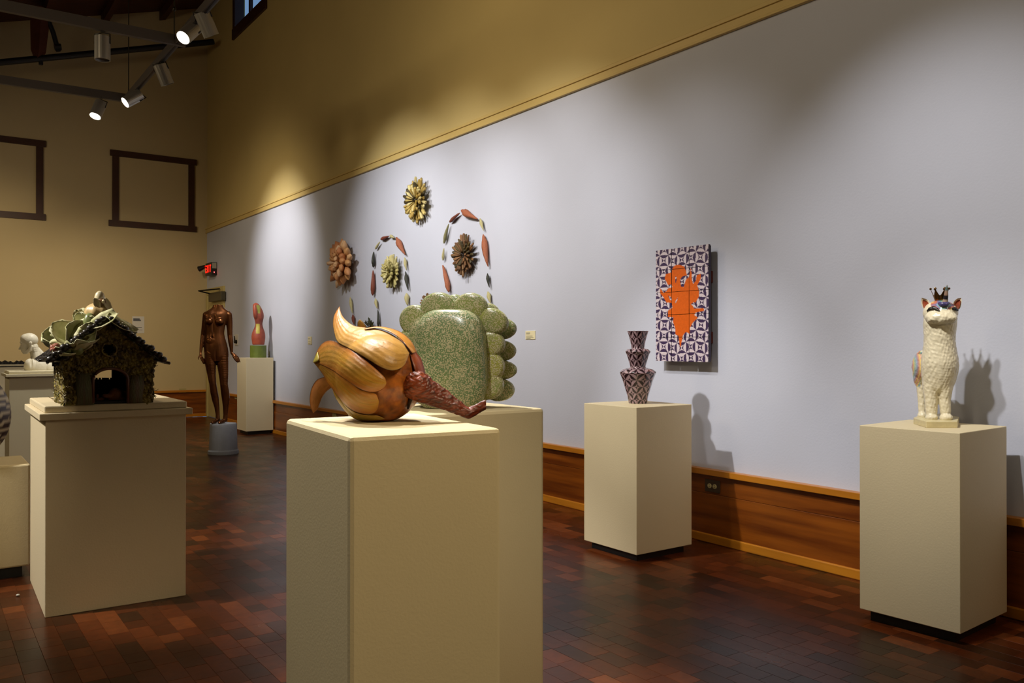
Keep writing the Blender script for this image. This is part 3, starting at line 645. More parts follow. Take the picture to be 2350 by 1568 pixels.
petal('rear_petal_tip', [(640, 330, -300), (645, 260, -300), (672, 226, -300)], [(760, 330, -300), (725, 270, -300), (674, 226, -300)], 12, 12, 0, petcol(lin('96702e'), lin('a8843c'), ew=.06), 16, 8, flat=True)
# far side petals (partly seen from the side)
petal('rear_petal', [(420, 480, -480), (600, 420, -520), (820, 430, -540), (1000, 520, -520)], [(400, 900, -480), (560, 1100, -520), (800, 1150, -540), (1000, 1000, -500)], -60, 14, 0, petcol(c_org, c_och), 30, 14, flat=True)
# calyx folds, seam and twisted stem
petal('calyx_fold', [(1375, 640, 40), (1435, 720, 60), (1478, 860, 90), (1485, 960, 120), (1490, 1060, 150)], [(1290, 660, 10), (1320, 780, 16), (1352, 900, 24), (1365, 980, 40), (1400, 1120, 60)], 26, 16, 4, petcol(lin('7a3212'), lin('8f4216'), ew=.08), 30, 12)
V, F = tube([FF.pt(x, y, sph(x, y)+16) for x, y in ((1372, 945), (1345, 1020), (1320, 1110), (1295, 1210), (1270, 1320))], [.0035, .0055, .006, .0055, .003], 8); mesh('seam', V, F, mat('seam_dark', '1e0c06', .5), fl, smooth=True)
q = 5.407; st = [(1370, 1040, 330, 190), (1440, 1090, 330, 165), (1560, 1160, 330, 130), (1700, 1230, 330, 108), (1830, 1290, 330, 92), (1930, 1345, 330, 72), (1990, 1370, 335, 70), (2060, 1345, 330, 58), (2130, 1310, 322, 52), (2180, 1290, 318, 50)]
pr = caps(st)+caps([(1420, 960, 330, 90), (1560, 1040, 350, 60), (1700, 1130, 350, 52), (1850, 1240, 350, 40)])+caps([(1990, 1360, 330, 60), (2080, 1300, 340, 34), (2190, 1250, 330, 34)])
V, F = blob(pr, 9, 2); V = np.array(V); g_ = vnoise(V*np.array([.35, 1, 1])/100, 5, 3); g2 = vnoise(V*np.array([.3, 1, 1])/100, 12, 5)
ctrl = np.array([[a[0], -a[1], a[2]] for a in st]); D_ = V-ctrl[np.argmin(((V[:, None, :]-ctrl[None])**2).sum(2), 1)]; D_ /= np.linalg.norm(D_, axis=1)[:, None]+1e-6
V = V+D_*(8*g_+3*g2)[:, None]; V[:, 0] = np.minimum(V[:, 0], 2205)
cs = [mixc(mixc(lin('6a2a12'), lin('8a3c14'), max(0, min(1, (1500-v[0])/150+.0))), lin('1c0c08'), max(0, min(.9, .15+.55*a+.35*b_))) for v, a, b_ in zip(V, g_, g2)]
W_ = FF.map(V); W_[:, 2] = np.maximum(W_[:, 2], ZC+.001); mesh('stem', W_, F, mat('stem_bark', rough=.42, attr=True, var=.3, vs=50, bump=.002, bs=45), fl, smooth=True, col=cs)
# ------------------------------------------------------------------ green lobed sculpture
ZD = 1.045
go = onZ(1035, 938, ZD); gs = empty('lobed_sculpture', go, 'mint green speckled ceramic block ringed with rounded lobes behind the flower', 'sculpture')
GF = Fr(go, .32, (0, 0), 1.0)
gm = bpy.data.materials.new('speckled_green_glaze'); gm.use_nodes = True; nt = gm.node_tree; N = nt.nodes; L = nt.links; b = N['Principled BSDF']; b.inputs['Roughness'].default_value = .3; b.inputs['Coat Weight'].default_value = .2; b.inputs['Coat Roughness'].default_value = .25
def speckle(nt, c_in, c_spot, scale, thr):
    N = nt.nodes; L = nt.links; tc = N.new('ShaderNodeTexCoord'); vo = N.new('ShaderNodeTexVoronoi'); vo.inputs['Scale'].default_value = scale; L.new(tc.outputs['Object'], vo.inputs['Vector'])
    n = N.new('ShaderNodeTexNoise'); n.inputs['Scale'].default_value = scale*.16; n.inputs['Detail'].default_value = 2; L.new(tc.outputs['Object'], n.inputs['Vector'])
    th = N.new('ShaderNodeMapRange'); th.inputs['From Min'].default_value = .3; th.inputs['From Max'].default_value = .7; th.inputs['To Min'].default_value = thr-.08; th.inputs['To Max'].default_value = thr+.08; L.new(n.outputs[0], th.inputs[0])
    s = N.new('ShaderNodeMath'); s.operation = 'SUBTRACT'; L.new(th.outputs[0], s.inputs[0]); L.new(vo.outputs['Distance'], s.inputs[1])
    m2 = N.new('ShaderNodeMapRange'); m2.inputs['From Min'].default_value = -.05; m2.inputs['From Max'].default_value = .07; L.new(s.outputs[0], m2.inputs[0])
    mx = N.new('ShaderNodeMix'); mx.data_type = 'RGBA'; L.new(m2.outputs[0], mx.inputs['Factor']); mx.inputs[7].default_value = (*c_spot, 1)
    if isinstance(c_in, tuple): mx.inputs[6].default_value = (*c_in, 1)
    else: L.new(c_in, mx.inputs[6])
    return mx.outputs[2], m2.outputs[0]
a_ = N.new('ShaderNodeAttribute'); a_.attribute_name = 'Col'
o1, h1 = speckle(nt, a_.outputs['Color'], lin('c2b990'), 200, .50); o2, h2 = speckle(nt, o1, lin('c2bb90'), 90, .10)
L.new(o2, b.inputs['Base Color']); bp = N.new('ShaderNodeBump'); bp.inputs['Distance'].default_value = .0012; L.new(h1, bp.inputs['Height']); L.new(bp.outputs[0], b.inputs['Normal'])
c_gr, c_gy, c_dk = lin('7c9060'), lin('a09f48'), lin('527048')
def supere(n, a, b_, c, e1=4, nu=40, nv=24):
    """rounded block, superellipsoid"""
    V = []; F = []
    f = lambda w, e: math.copysign(abs(w)**(2/e), w)
    for j in range(nv+1):
        t = -PI/2+PI*j/nv
        for i in range(nu): p = 2*PI*i/nu; V.append((a*f(math.cos(t), n)*f(math.cos(p), e1), b_*f(math.cos(t), n)*f(math.sin(p), e1), c*f(math.sin(t), n)))
    for j in range(nv):
        for i in range(nu): F.append((j*nu+i, j*nu+(i+1) % nu, (j+1)*nu+(i+1) % nu, (j+1)*nu+i))
    return V, F
def gmap(V): return GF.map(V)
def gcol(V, yel=0, dk=0):
    n = vnoise(np.array(V)/30, 1.0, 7); return [mixc(mixc(c_gr, c_gy, max(0, min(1, yel+.35*a))), c_dk, dk) for a in n]
sc6 = GF.sc
# core block running back, and the raised front panel
V, F = supere(3.5, 96, 118, 62, 4, 48, 24); V = np.array(V)+np.array([1018, -822, -62]); W_ = gmap(V); W_[:, 2] = np.maximum(W_[:, 2], ZD); mesh('core', W_, F, gm, gs, smooth=True, col=gcol(V, .2, .2))
V, F = supere(3.0, 82, 116, 44, 3.6, 56, 32); V = np.array(V); V[:, 0] *= 1-.06*V[:, 1]/116; V += np.array([1034, -826, 0])
V[:, 2] += 3*vnoise(V/60, 1.2, 3); W_ = gmap(V); W_[:, 2] = np.maximum(W_[:, 2], ZD); mesh('front_panel', W_, F, gm, gs, smooth=True, col=gcol(V, -.1, .35))  # panel glaze darkened to stand in for weaker light on its front
def lobe(x0, y0, x1, y1, c, rc, yel=.5, rot=0):
    rx, ry = (x1-x0)/2, (y1-y0)/2; V, F = uvs((0, 0, 0), (1, 1, 1), 30, 20); V = np.array(V)
    # rim: a soft crease round the middle, like two shells pressed together
    rr = np.hypot(V[:, 0], V[:, 1]); kk = np.where(rr > 1e-6, np.maximum(rr, 1e-6)**(-.35), 1); z = V[:, 2]*(.62+.38*rr**4); V = np.c_[V[:, 0]*kk*rx, V[:, 1]*kk*ry, z*rc]
    cs_, sn_ = math.cos(rot), math.sin(rot); V = np.c_[V[:, 0]*cs_-V[:, 1]*sn_, V[:, 0]*sn_+V[:, 1]*cs_, V[:, 2]]
    c = -34 if c > -60 else -84; V += np.array([(x0+x1)/2+(4 if c > -60 else 13)+c*math.tan(.32), -(y0+y1)/2, c]); W_ = gmap(V); W_[:, 2] = np.maximum(W_[:, 2], ZD+.0005); mesh('lobe', W_, F, gm, gs, smooth=True, col=gcol(V, yel))
lobe(913, 698, 985, 770, -42, 30, .3); lobe(962, 669, 1046, 740, -40, 32, .35); lobe(1038, 670, 1118, 742, -40, 32, .4); lobe(1090, 706, 1166, 768, -42, 30, .6, -.3)
lobe(1085, 758, 1158, 822, -42, 30, .8); lobe(1085, 806, 1157, 880, -42, 30, .9); lobe(1080, 852, 1155, 920, -42, 30, .8)
lobe(900, 758, 970, 822, -42, 28, .5); lobe(900, 812, 968, 878, -42, 28, .4); lobe(905, 866, 970, 930, -42, 28, .3)
lobe(1100, 726, 1180, 780, -125, 28, .3); lobe(1100, 780, 1179, 832, -128, 28, .4); lobe(1098, 828, 1181, 876, -130, 28, .3); lobe(1100, 872, 1175, 927, -125, 30, 0)
lobe(1008, 671, 1060, 730, -125, 28, .3); lobe(1078, 691, 1140, 745, -125, 28, .3); lobe(940, 690, 1010, 750, -125, 28, .3); lobe(905, 745, 965, 800, -125, 28, .2)
# ------------------------------------------------------------------ three-tier patterned vase
ZA = .909
vo_ = onZ(1464, 926, ZA); va = empty('patterned_vase', vo_, 'tall three-tier vase with purple and pale diamond pattern on the middle pedestal', 'vase')
sv = FP/proj(vo_)[2]
def vz(py): return (927-py)/sv
prof = [(0, 0), (20, 0), (21, .004), (24, vz(910)), (29, vz(893)), (34.5, vz(875)), (41, vz(858)), (41.5, vz(856)), (39.5, vz(853)), (33, vz(848.5)), (24, vz(846)), (18.5, vz(845)), (17.5, vz(842)), (20, vz(833)), (25, vz(816)), (28.6, vz(809)), (28.4, vz(807)), (24, vz(803)), (16, vz(801.2)), (14.5, vz(800)), (15.5, vz(793)), (19.5, vz(776)), (24, vz(761.5)), (24, vz(761)), (22, vz(761.4)), (17.5, vz(776)), (13, vz(798)), (0, vz(799))]
pf = []
for (a, za_), (b2, zb_) in zip(prof[:-1], prof[1:]):
    n = max(1, int(math.hypot(b2-a, (zb_-za_)*sv)/.7)); pf += [((a+(b2-a)*i/n)/sv, za_+(zb_-za_)*i/n) for i in range(n)]
pf.append((.0005, prof[-1][1])); pf[0] = (.0005, 0)
n_ = 180; V, F = lathe(pf, n_, (vo_[0], vo_[1], ZA)); Cc = []
c_vp, c_vd = lin('9c8288'), lin('220f16')
s_ = 0; P0 = pf[0]; H_ = [0]
for a, b2 in zip(pf[:-1], pf[1:]): H_.append(H_[-1]+math.hypot(b2[0]-a[0], b2[1]-a[1]))
for i in range(len(pf)):
    h = H_[i]
    for k in range(n_):
        u = k/n_*7; v = h/.085; a, b2 = u+v*.5, u-v*.5; a2, b3 = (u+v), (u-v); c = quilt((u+v)*1.0+.2, (u-v)*1.0+.1)
        Cc.append(c_vp if c else c_vd)
# slight facets
V = np.array(V); ang = np.arctan2(V[:, 1]-vo_[1], V[:, 0]-vo_[0]); fac = 1-.03*np.abs(np.sin(ang*5)); V[:, 0] = vo_[0]+(V[:, 0]-vo_[0])*fac; V[:, 1] = vo_[1]+(V[:, 1]-vo_[1])*fac
mesh('vase_body', V, F, mat('vase_glaze', rough=.22, attr=True, var=.15, vs=70, bump=.0006, bs=90, coat=.3), va, smooth=True, col=Cc)
# ------------------------------------------------------------------ unicorn
ZB = .903
uo = onZ(2146, 977, ZB); un = empty('unicorn_figure', uo, 'white ceramic unicorn with closed black eyes, rainbow mane and a small crown', 'figurine')
UF = Fr(uo+FH*.04, 0, (2040, 640), 4.354)
bp_ = [onZ(2040+x/4.354, 640+y/4.354, ZB) for x, y in ((245, 1450), (375, 1491), (686, 1491), (700, 1440), (560, 1405), (330, 1405))]
V = [p for p in bp_]+[p+ZZ*.0285 for p in bp_]; n = 6; F = [tuple(range(n-1, -1, -1)), tuple(range(n, 2*n))]+[(i, (i+1) % n, n+(i+1) % n, n+i) for i in range(n)]
V2, F2 = bevelled(V, F, .002, 2); mesh('base_slab', V2, F2, mat('cream_glaze', 'c9bc90', .35, var=.08, vs=30, bump=.001, bs=60), un)
pr = [E(515, 345, 20, 180, 130, 150), E(520, 390, 110, 165, 72, 110), E(450, 405, 120, 80, 50, 90), E(600, 400, 120, 85, 50, 90), E(530, 415, 170, 70, 38, 50)]
pr += [sect([(400, 513, 10, 168, 140), (450, 512, 6, 172, 148), (520, 509, 0, 166, 146), (600, 507, 0, 161, 144), (680, 508, 0, 168, 146), (760, 509, 0, 182, 152), (850, 510, 0, 192, 158), (930, 508, -4, 188, 154), (1010, 500, -10, 174, 144), (1080, 493, -10, 154, 124), (1125, 490, -10, 128, 100)])]
pr += caps([(425, 1050, 10, 98), (420, 1200, 20, 72), (425, 1330, 25, 64)])+[E(425, 1385, 45, 66, 42, 74)]
pr += caps([(555, 1050, 10, 96), (558, 1200, 20, 64), (565, 1320, 25, 60)])+[E(570, 1385, 45, 70, 44, 74)]
pr += [E(360, 880, -230, 138, 170, 150), E(318, 955, -270, 88, 165, 120), E(440, 900, -180, 150, 150, 160)]
pr += caps([(330, 1080, -250, 66), (325, 1200, -240, 46), (330, 1340, -230, 42)])+[E(330, 1385, -215, 52, 40, 56)]+caps([(560, 1050, -250, 70), (570, 1200, -240, 46), (572, 1340, -230, 42)])+[E(572, 1385, -215, 52, 40, 56)]
V, F = blob(pr, 8, 5); V = V+np.c_[2*vnoise(V/100, 6, 3), 3*vnoise(V/100, 7, 4), 4*vnoise(V/100, 4.5, 2)]
V[:, 1] = np.maximum(V[:, 1], -1421)
V0 = V.copy()
wh = lin('d8cfb4'); RB = [lin(c) for c in ('c0606a', 'd8b23a', '6fa89a', '5a86b8', '6b4a80', 'b8502a', 'd8b23a')]
def ucol(v):
    x, y, c = v[0], -v[1], v[2]
    if y < 312 and c > -120 and 395 < x < 650:
        d = math.hypot((x-545)*.9, (y-262)*1.5); k = int((d+18*math.sin(x/23)+10*math.sin(y/9))/19) % 7
        if d < 120+14*math.sin(x/17): return mixc(RB[k], wh, .15)
    if x < 345 and 730 < y < 1090 and c < -60:
        k = int((x*1.0-240+.10*(y-730)+60*(y-900)**2/40000)/14) % 7
        if x < 330-.0004*(y-850)**2: return mixc(RB[k], wh, .35)
    return wh
mesh('body', UF.map(V), F, mat('white_glaze', rough=.3, attr=True, var=.05, vs=30, bump=.003, bs=38, coat=.2), un, smooth=True, col=[ucol(v) for v in V])
M_wg = MATS['white_glaze']
def surfc(X, Y):
    d = (V0[:, 0]-X)**2+(V0[:, 1]+Y)**2; k = d < 144; return V0[k, 2].max() if k.any() else 100
def eye(pts, c0):
    A = [(x, y-h*1.25-2, 0) for x, y, h in pts]; B = [(x, y+h*1.1-2, 0) for x, y, h in pts]
    V, F, C = loft(A, B, 24, 6, 6, 14, lambda X, Y: surfc(X, Y)+8, None); return fixn(mesh('eyelashes', UF.map(V), F, mat('black_glaze', '0c0a0b', .4), un, smooth=True))
eye([(378, 328, 3), (400, 310, 11), (440, 300, 14), (475, 308, 13), (505, 326, 4)], 226)
eye([(622, 302, 3), (645, 303, 11), (670, 308, 13), (693, 322, 6)], 256)
def ear(px_, base, sgn):
    O_ = [(x, y) for x, y in px_]; A = [(*O_[i], 0) for i in (0, 1, 2, 3)]; B = [(*O_[i], 0) for i in (0, 5, 4, 3)]
    V, F, C = loft(A, B, 18, 9, -18, 26, lambda X, Y: base, None); o = fixn(mesh('ear', UF.map(V), F, M_wg, un, smooth=True, col=[wh]*len(V)))
    cx = sum(p[0] for p in O_)/6; cy = sum(p[1] for p in O_)/6; S_ = [(cx+(x-cx)*.72+3*sgn, cy+(y-cy)*.78+6) for x, y in O_]
    A = [(*S_[i], 0) for i in (0, 1, 2, 3)]; B = [(*S_[i], 0) for i in (0, 5, 4, 3)]
    V, F, C = loft(A, B, 14, 7, -14, 8, lambda X, Y: base+8, None); fixn(mesh('inner_ear', UF.map(V), F, mat('rust_glaze', '8a4028', .4, var=.15, vs=40), o, smooth=True))
ear([(328, 190), (322, 235), (338, 290), (362, 322), (408, 262), (392, 215)], 30, 1)
ear([(722, 192), (726, 230), (712, 290), (690, 312), (634, 262), (672, 205)], 30, -1)
hn = [UF.pt(558, 262, 130), UF.pt(565, 205, 145), UF.pt(572, 140, 155), UF.pt(578, 72, 165)]; V, F = tube(cr(np.array(hn), 16), np.interp(np.linspace(0, 1, 16), [0, .5, .85, 1], [.0125, .010, .006, .0012]), 14)
hc = []
for i in range(16): hc += [[lin('6a5038'), lin('a8907c'), lin('1e1c22'), lin('8a7060'), lin('4a5a54')][(i//3) % 5]]*14
mesh('horn', V, F, mat('horn_glaze', rough=.22, attr=True), un, smooth=True, col=hc)
V, F = tube([UF.pt(500, 250, 140), UF.pt(530, 262, 160), UF.pt(575, 262, 155), UF.pt(590, 245, 140)], [.008, .012, .011, .007], 12); mesh('horn_collar', V, F, mat('violet_glaze', '4a4470', .2, var=.3, vs=40), un, smooth=True)
# crown
M_crn = mat('dark_gold_lustre', '6a4c26', .16, .85); cp = UF.pt(508, 218, 20); uS = UF.sc; mb = MB(); n = 60; rows_ = 7
for side, dr in ((1, 0), (0, -.0022)):
    pass
def crown_r(t): return (46+34*t)/uS
V = []; F = []
for j in range(rows_):
    for k in range(n):
        a = 2*PI*k/n; pk = (abs(((k/n*6) % 1)-.5)*2)**1.6; hmax = (48+62*pk)/uS; t = j/(rows_-1); z = hmax*t; r_ = crown_r(z*uS/105)
        V.append((cp[0]+r_*math.cos(a), cp[1]+r_*math.sin(a), cp[2]+z))
m0 = len(V); V += [(cp[0]+(x-cp[0])*.95, cp[1]+(y-cp[1])*.95, z) for x, y, z in V]
for j in range(rows_-1):
    for k in range(n): q = (j*n+k, j*n+(k+1) % n, (j+1)*n+(k+1) % n, (j+1)*n+k); F.append(q); F.append(tuple(m0+i for i in q[::-1]))
for k in range(n): a = (rows_-1)*n+k; b2 = (rows_-1)*n+(k+1) % n; F.append((a, b2, m0+b2, m0+a)); F.append((k, m0+k, m0+(k+1) % n, (k+1) % n))
crn = fixn(mesh('crown', V, F, M_crn, un, smooth=True))
for k in range(6):
    a = 2*PI*k/6; r_ = crown_r(1.05); V, F = uvs((cp[0]+r_*math.cos(a), cp[1]+r_*math.sin(a), cp[2]+116/uS), (12/uS,)*3, 12, 8); mesh('crown_bead', V, F, M_crn, crn, smooth=True)
V, F, C = loft([(300, 720, -140), (255, 820, -260), (232, 950, -330), (245, 1040, -330), (272, 1095, -320)], [(345, 735, -120), (300, 820, -200), (270, 940, -300), (262, 1030, -320), (275, 1097, -320)], 30, 8, 26, 22, None, lambda t, w, X, Y: mixc(RB[int((w*4.9+t*2)) % 7], wh, .25))
fixn(mesh('tail', UF.map(V), F, mat('tail_glaze', rough=.3, attr=True, bump=.001, bs=60), un, smooth=True, col=C))
# ------------------------------------------------------------------ red abstract sculpture
rc_ = np.array(fE((.195, .21, 1.086))); ro = onPlane(592.5, 800, rc_, FH); ro[2] = 1.086; rs = empty('abstract_sculpture', ro, 'red brick coloured two-lobed abstract sculpture on a green drum near the far corner', 'sculpture')
RF = Fr(ro, 0, (420, 560), 3.135)
V, F = lathe([(.001, 0), (57/RF.sc, 0), (57/RF.sc, 88/RF.sc), (.001, 88/RF.sc)], 40, (ro[0], ro[1], 1.086)); V2 = V
mesh('drum_base', V, F, mat('moss_green_glaze', '5c6a24', .5, var=.2, vs=14), rs)
pr = [sect([(424, 524, 0, 7, 7), (436, 526, 0, 22, 18), (460, 532, 0, 31, 26), (490, 540, 0, 37, 30), (520, 544, 0, 38, 31), (548, 546, 0, 31, 28), (575, 546, 0, 26, 25), (600, 545, 0, 31, 29), (635, 543, 0, 45, 40), (668, 542, 0, 50, 44), (700, 542, 0, 47, 42), (726, 542, 0, 43, 40)]), E(522, 490, 18, 19, 56, 20, .12), E(556, 515, 16, 18, 44, 16, .2)]
V, F = blob(pr, 3, 4)
def rcol(v):
    x, y = v[0], -v[1]
    if 525 < x < 552 and 575 < y < 645 and v[2] > 0: return lin('a89a34')
    if 527 < x < 556 and 440 < y < 500 and abs(x-545-.25*(y-470)) < 14: return lin('8a8a3c')
    return mixc(lin('9a4630'), lin('7a3a2c'), .5+.5*math.sin(y/40))
W_ = RF.map(V); W_[:, 2] = np.maximum(W_[:, 2], 1.086+87/RF.sc); mesh('body', W_, F, mat('brick_glaze', rough=.5, attr=True, var=.15, vs=25), rs, smooth=True, col=[rcol(v) for v in V])
# ------------------------------------------------------------------ bronze statue on a drum
so = onZ(503, 1045, 0)+FH*.14; sd = empty('statue_drum', (so[0], so[1], 0), 'pale grey tapered plaster drum with a rim, under the bronze statue', 'pedestal')
ss = FP/proj(so)[2]; hb = (1045-972)/ss*.985
V, F = lathe([(.001, .012), (33.5/ss, .012), (34/ss, .02), (34/ss, 10/ss), (31.8/ss, 12/ss), (31.2/ss, 13/ss), (29.4/ss, 68/ss), (28.8/ss, hb), (.001, hb)], 48, (so[0], so[1], -.012)); V = np.array(V)
mesh('drum', V, F, mat('plaster', '8c9097', .6, var=.06, vs=14, bump=.001, bs=40), sd, smooth=False)
hb -= .012
SO = np.array([so[0], so[1], hb]); SF = Fr(SO, 0, (420, 560), 3.135)
stt = empty('bronze_statue', SO, 'life-size headless bronze figure of a woman, arms held slightly away, far left of centre', 'statue')
z0s = -(3.135*(proj(SO)[1]-560))
pr = []
pr += [sect([(432, 252, -4, 35, 26), (455, 252, -4, 42, 28), (472, 250, -6, 62, 32), (488, 247, -8, 84, 37), (512, 239, -8, 92, 45), (545, 233, -8, 85, 49), (578, 229, -8, 79, 47), (612, 228, -7, 73, 43), (645, 228, -6, 70, 42), (680, 230, -4, 76, 45), (715, 233, -4, 83, 50), (750, 237, -6, 88, 54), (785, 240, -8, 90, 56), (815, 241, -8, 89, 53), (845, 241, -8, 80, 44)]), E(212, 700, 20, 46, 40, 26), E(172, 508, -12, 26, 24, 26), E(318, 508, -12, 32, 26, 28)]
pr += [E(188, 556, 30, 31, 26, 26), E(262, 560, 30, 34, 27, 26)]
pr += [E(200, 790, -30, 44, 50, 44), E(282, 790, -30, 48, 52, 46)]
pr += caps([(196, 790, -4, 46), (198, 860, -2, 43), (206, 940, 2, 33), (214, 1005, 6, 27), (222, 1060, -4, 29), (232, 1110, -10, 28), (243, 1170, -8, 20), (249, 1225, -4, 15.5), (250, 1262, -2, 17)])
pr += caps([(282, 790, -8, 48), (286, 860, -4, 45), (292, 940, 0, 37), (295, 1010, 6, 30), (302, 1060, -4, 32), (308, 1110, -12, 31), (307, 1170, -10, 22), (305, 1230, -6, 16.5), (303, 1266, -4, 18)])
pr += caps([(250, 1264, -14, 15), (232, 1276, 18, 14), (212, 1281, 44, 11)])+caps([(302, 1268, -14, 16), (282, 1276, 14, 15), (262, 1282, 42, 11)])
for i in range(4): pr += caps([(218-5*i+6, 1283, 40+2*i, 5.5), (204-2*i+8, 1285, 52-2*i, 4.5)])+caps([(268-5*i+6, 1284, 40, 5.5), (254-2*i+8, 1286, 54-2*i, 4.5)])
# arms
pr += caps([(166, 512, -14, 27), (156, 560, -20, 22), (149, 610, -24, 19), (143, 655, -24, 17.5), (138, 700, -16, 17), (131, 745, -6, 13), (126, 785, 2, 9.5)])
pr += caps([(326, 512, -14, 31), (333, 560, -18, 27), (336, 610, -20, 23), (338, 655, -20, 21), (343, 700, -12, 20), (348, 745, -2, 15), (350, 782, 6, 10.5)])
hand_r = caps([(350, 786, 8, 10), (362, 798, 14, 11.5), (372, 806, 18, 10)])+caps([(366, 794, 12, 9), (384, 806, 16, 8)])
for q in ([(380, 800, 8), (396, 814, 6), (404, 832, 6), (410, 850, 8)], [(376, 806, 18), (392, 820, 20), (400, 836, 20), (402, 850, 18)], [(370, 810, 24), (384, 826, 28), (392, 840, 26), (393, 852, 22)], [(364, 810, 28), (372, 826, 34), (380, 840, 32), (384, 848, 28)], [(356, 798, 18), (362, 816, 26), (372, 832, 30), (381, 840, 26)]):
    hand_r += caps([(x, y, c, r_) for (x, y, c), r_ in zip(q, (5.6, 5.0, 4.5, 4.0))])
hand_l = caps([(126, 786, 4, 9), (128, 800, 8, 10.5), (131, 814, 10, 10)])
for q in ([(126, 816, 18), (132, 834, 20), (140, 848, 16), (145, 858, 10)], [(130, 818, 12), (138, 836, 14), (146, 850, 10), (150, 862, 6)], [(134, 818, 6), (143, 836, 6), (150, 850, 2), (153, 860, 0)], [(138, 814, 0), (148, 830, 0), (154, 844, -2), (155, 854, -4)], [(122, 800, 12), (114, 812, 18), (110, 822, 22), (112, 830, 24)]):
    hand_l += caps([(x, y, c, r_) for (x, y, c), r_ in zip(q, (5.2, 4.6, 4.2, 3.8))])
V, F = blob(pr+hand_r+hand_l, 2.6, 3)
# cut the neck with a slanting plane, navel and muscle lines
cut = -(437+.0*V[:, 0]); V[:, 1] = np.minimum(V[:, 1], -437-.10*np.abs(V[:, 0]-250)*(V[:, 1] > -470))
def dent(X, Y, rx, ry, d): 
    k = np.exp(-((V[:, 0]-X)/rx)**2-((V[:, 1]+Y)/ry)**2)*(V[:, 2] > 0); V[:, 2] -= d*k
dent(210, 672, 6, 6, 12); dent(216, 600, 7, 50, 6); dent(238, 820, 8, 40, 10); dent(190, 1000, 10, 8, 3); dent(225, 545, 10, 30, 8)
low = V[:, 1].min(); V = V*1.0; W_ = SF.map(V); W_[:, 2] = np.maximum(W_[:, 2], hb+.0); 
mesh('body', W_, F, mat('bronze', '5c3415', .3, .8, var=.3, vs=8), stt, smooth=True)
# ------------------------------------------------------------------ white bust
bc_ = np.array(fH((.25, .25, ZH))); bo = onPlane(92, 846, bc_, FH); bo[2] = ZH; bu = empty('white_bust', bo, 'white bust of a bald head facing left, behind the ceramic house', 'sculpture')
BF_ = Fr(bo, 0, (0, 740), 5.6)
pr = [E(378, 228, 0, 116, 92, 84), E(345, 215, 0, 88, 72, 74), E(330, 290, 0, 68, 88, 62), E(325, 340, 0, 52, 62, 48), E(310, 384, 0, 27, 24, 24), E(292, 360, 0, 22, 10, 16), E(290, 372, 0, 20, 9, 16)]
pr += caps([(278, 280, 0, 10), (258, 322, 0, 12), (246, 342, 0, 11)])+[E(258, 344, 0, 16, 10, 15), E(268, 258, 0, 16, 14, 40), E(275, 262, 30, 16, 8, 20), E(284, 285, 34, 14, 11, 14)]
pr += caps([(310, 390, 16, 20), (350, 385, 40, 22), (385, 350, 52, 24), (395, 310, 56, 26)])
pr += caps([(425, 320, -5, 70), (450, 390, -8, 66), (465, 450, -10, 76)])+caps([(480, 360, -20, 46), (560, 450, -20, 50), (640, 520, -20, 60)])
pr += [E(490, 600, -10, 178, 145, 110), E(400, 570, 20, 96, 110, 90), E(620, 600, -10, 90, 110, 90), E(372, 540, 60, 60, 70, 50)]
pr += [E(390, 282, 82, 20, 30, 10, .2), E(398, 268, 88, 17, 20, 8, .2)]
V, F = blob(pr, 4.5, 3); V[:, 1] = np.maximum(V[:, 1], -660)
k_ = np.exp(-((V[:, 0]-402)/14)**2-((V[:, 1]+500+.5*(V[:, 0]-402))/60)**2)*(V[:, 2] > 20); V[:, 2] -= 30*k_
W_ = BF_.map(V); W_[:, 2] = np.maximum(W_[:, 2], ZH); mesh('body', W_, F, mat('white_plaster', 'cfc6ac', .5), bu, smooth=True)
# ------------------------------------------------------------------ jagged black strip on the far pedestal
jo = fI((.25, .2, 1.06)); jp = fI((.0, .12, 1.06)); V = []; F = []; n = 44; LJ = .49
for i in range(n+1):
    t = i/n; x = .005+LJ*t; h = .030+.030*math.exp(-((t-.35)/.12)**2)+.012*math.sin(t*40)*math.sin(t*17+1)+random.uniform(0, .006)
    for yy, hh in ((.08, 0), (.08, h*.75), (.15, h), (.22, h*.7), (.22, 0)): V.append(fI((x, yy+random.uniform(-.006, .006), 1.06+hh)))
for i in range(n):
    for k in range(5): F.append((i*5+k, i*5+(k+1) % 5, (i+1)*5+(k+1) % 5, (i+1)*5+k))
F += [(0, 1, 2, 3, 4), tuple(n*5+k for k in (4, 3, 2, 1, 0))]
o = fixn(mesh('jagged_strip', V, F, mat('black_clay', '1a1a20', .6, var=.3, vs=30, bump=.003, bs=60))); tag(o, 'long jagged black clay strip lying on the pale pedestal at the far left', 'sculpture')
# ------------------------------------------------------------------ striped vessel on the low pedestal
vo2 = fG((.19, .20, .62)); d_ = proj(vo2)[2]; k_ = FP/d_
cx_, cy_, _ = proj(vo2); R_ = (10-cx_)/k_; print('vessel', cx_, cy_, R_)
pf = []
for i in range(49):
    t = i/48; a = -PI/2+PI*t*.93; pf.append((max(.001, R_*math.cos(a)), R_*1.12*(1+math.sin(a))))
V, F = lathe(pf, 96, (vo2[0], vo2[1], .62)); V = np.array(V); cc = []
for v in V:
    a = math.atan2(v[1]-vo2[1], v[0]-vo2[0]); s = math.sin((v[2]-.62)*150+2.2*math.sin(a*3)+1.2*math.sin(a*7+v[2]*30)); cc.append(lin('b0a58c') if s > .25 else lin('2a1c16'))
o = mesh('striped_vessel', V, F, mat('striped_glaze', rough=.4, attr=True), smooth=True, col=cc, origin=vo2); tag(o, 'round vessel with dark brown and pale wavy stripes at the left edge', 'vessel')
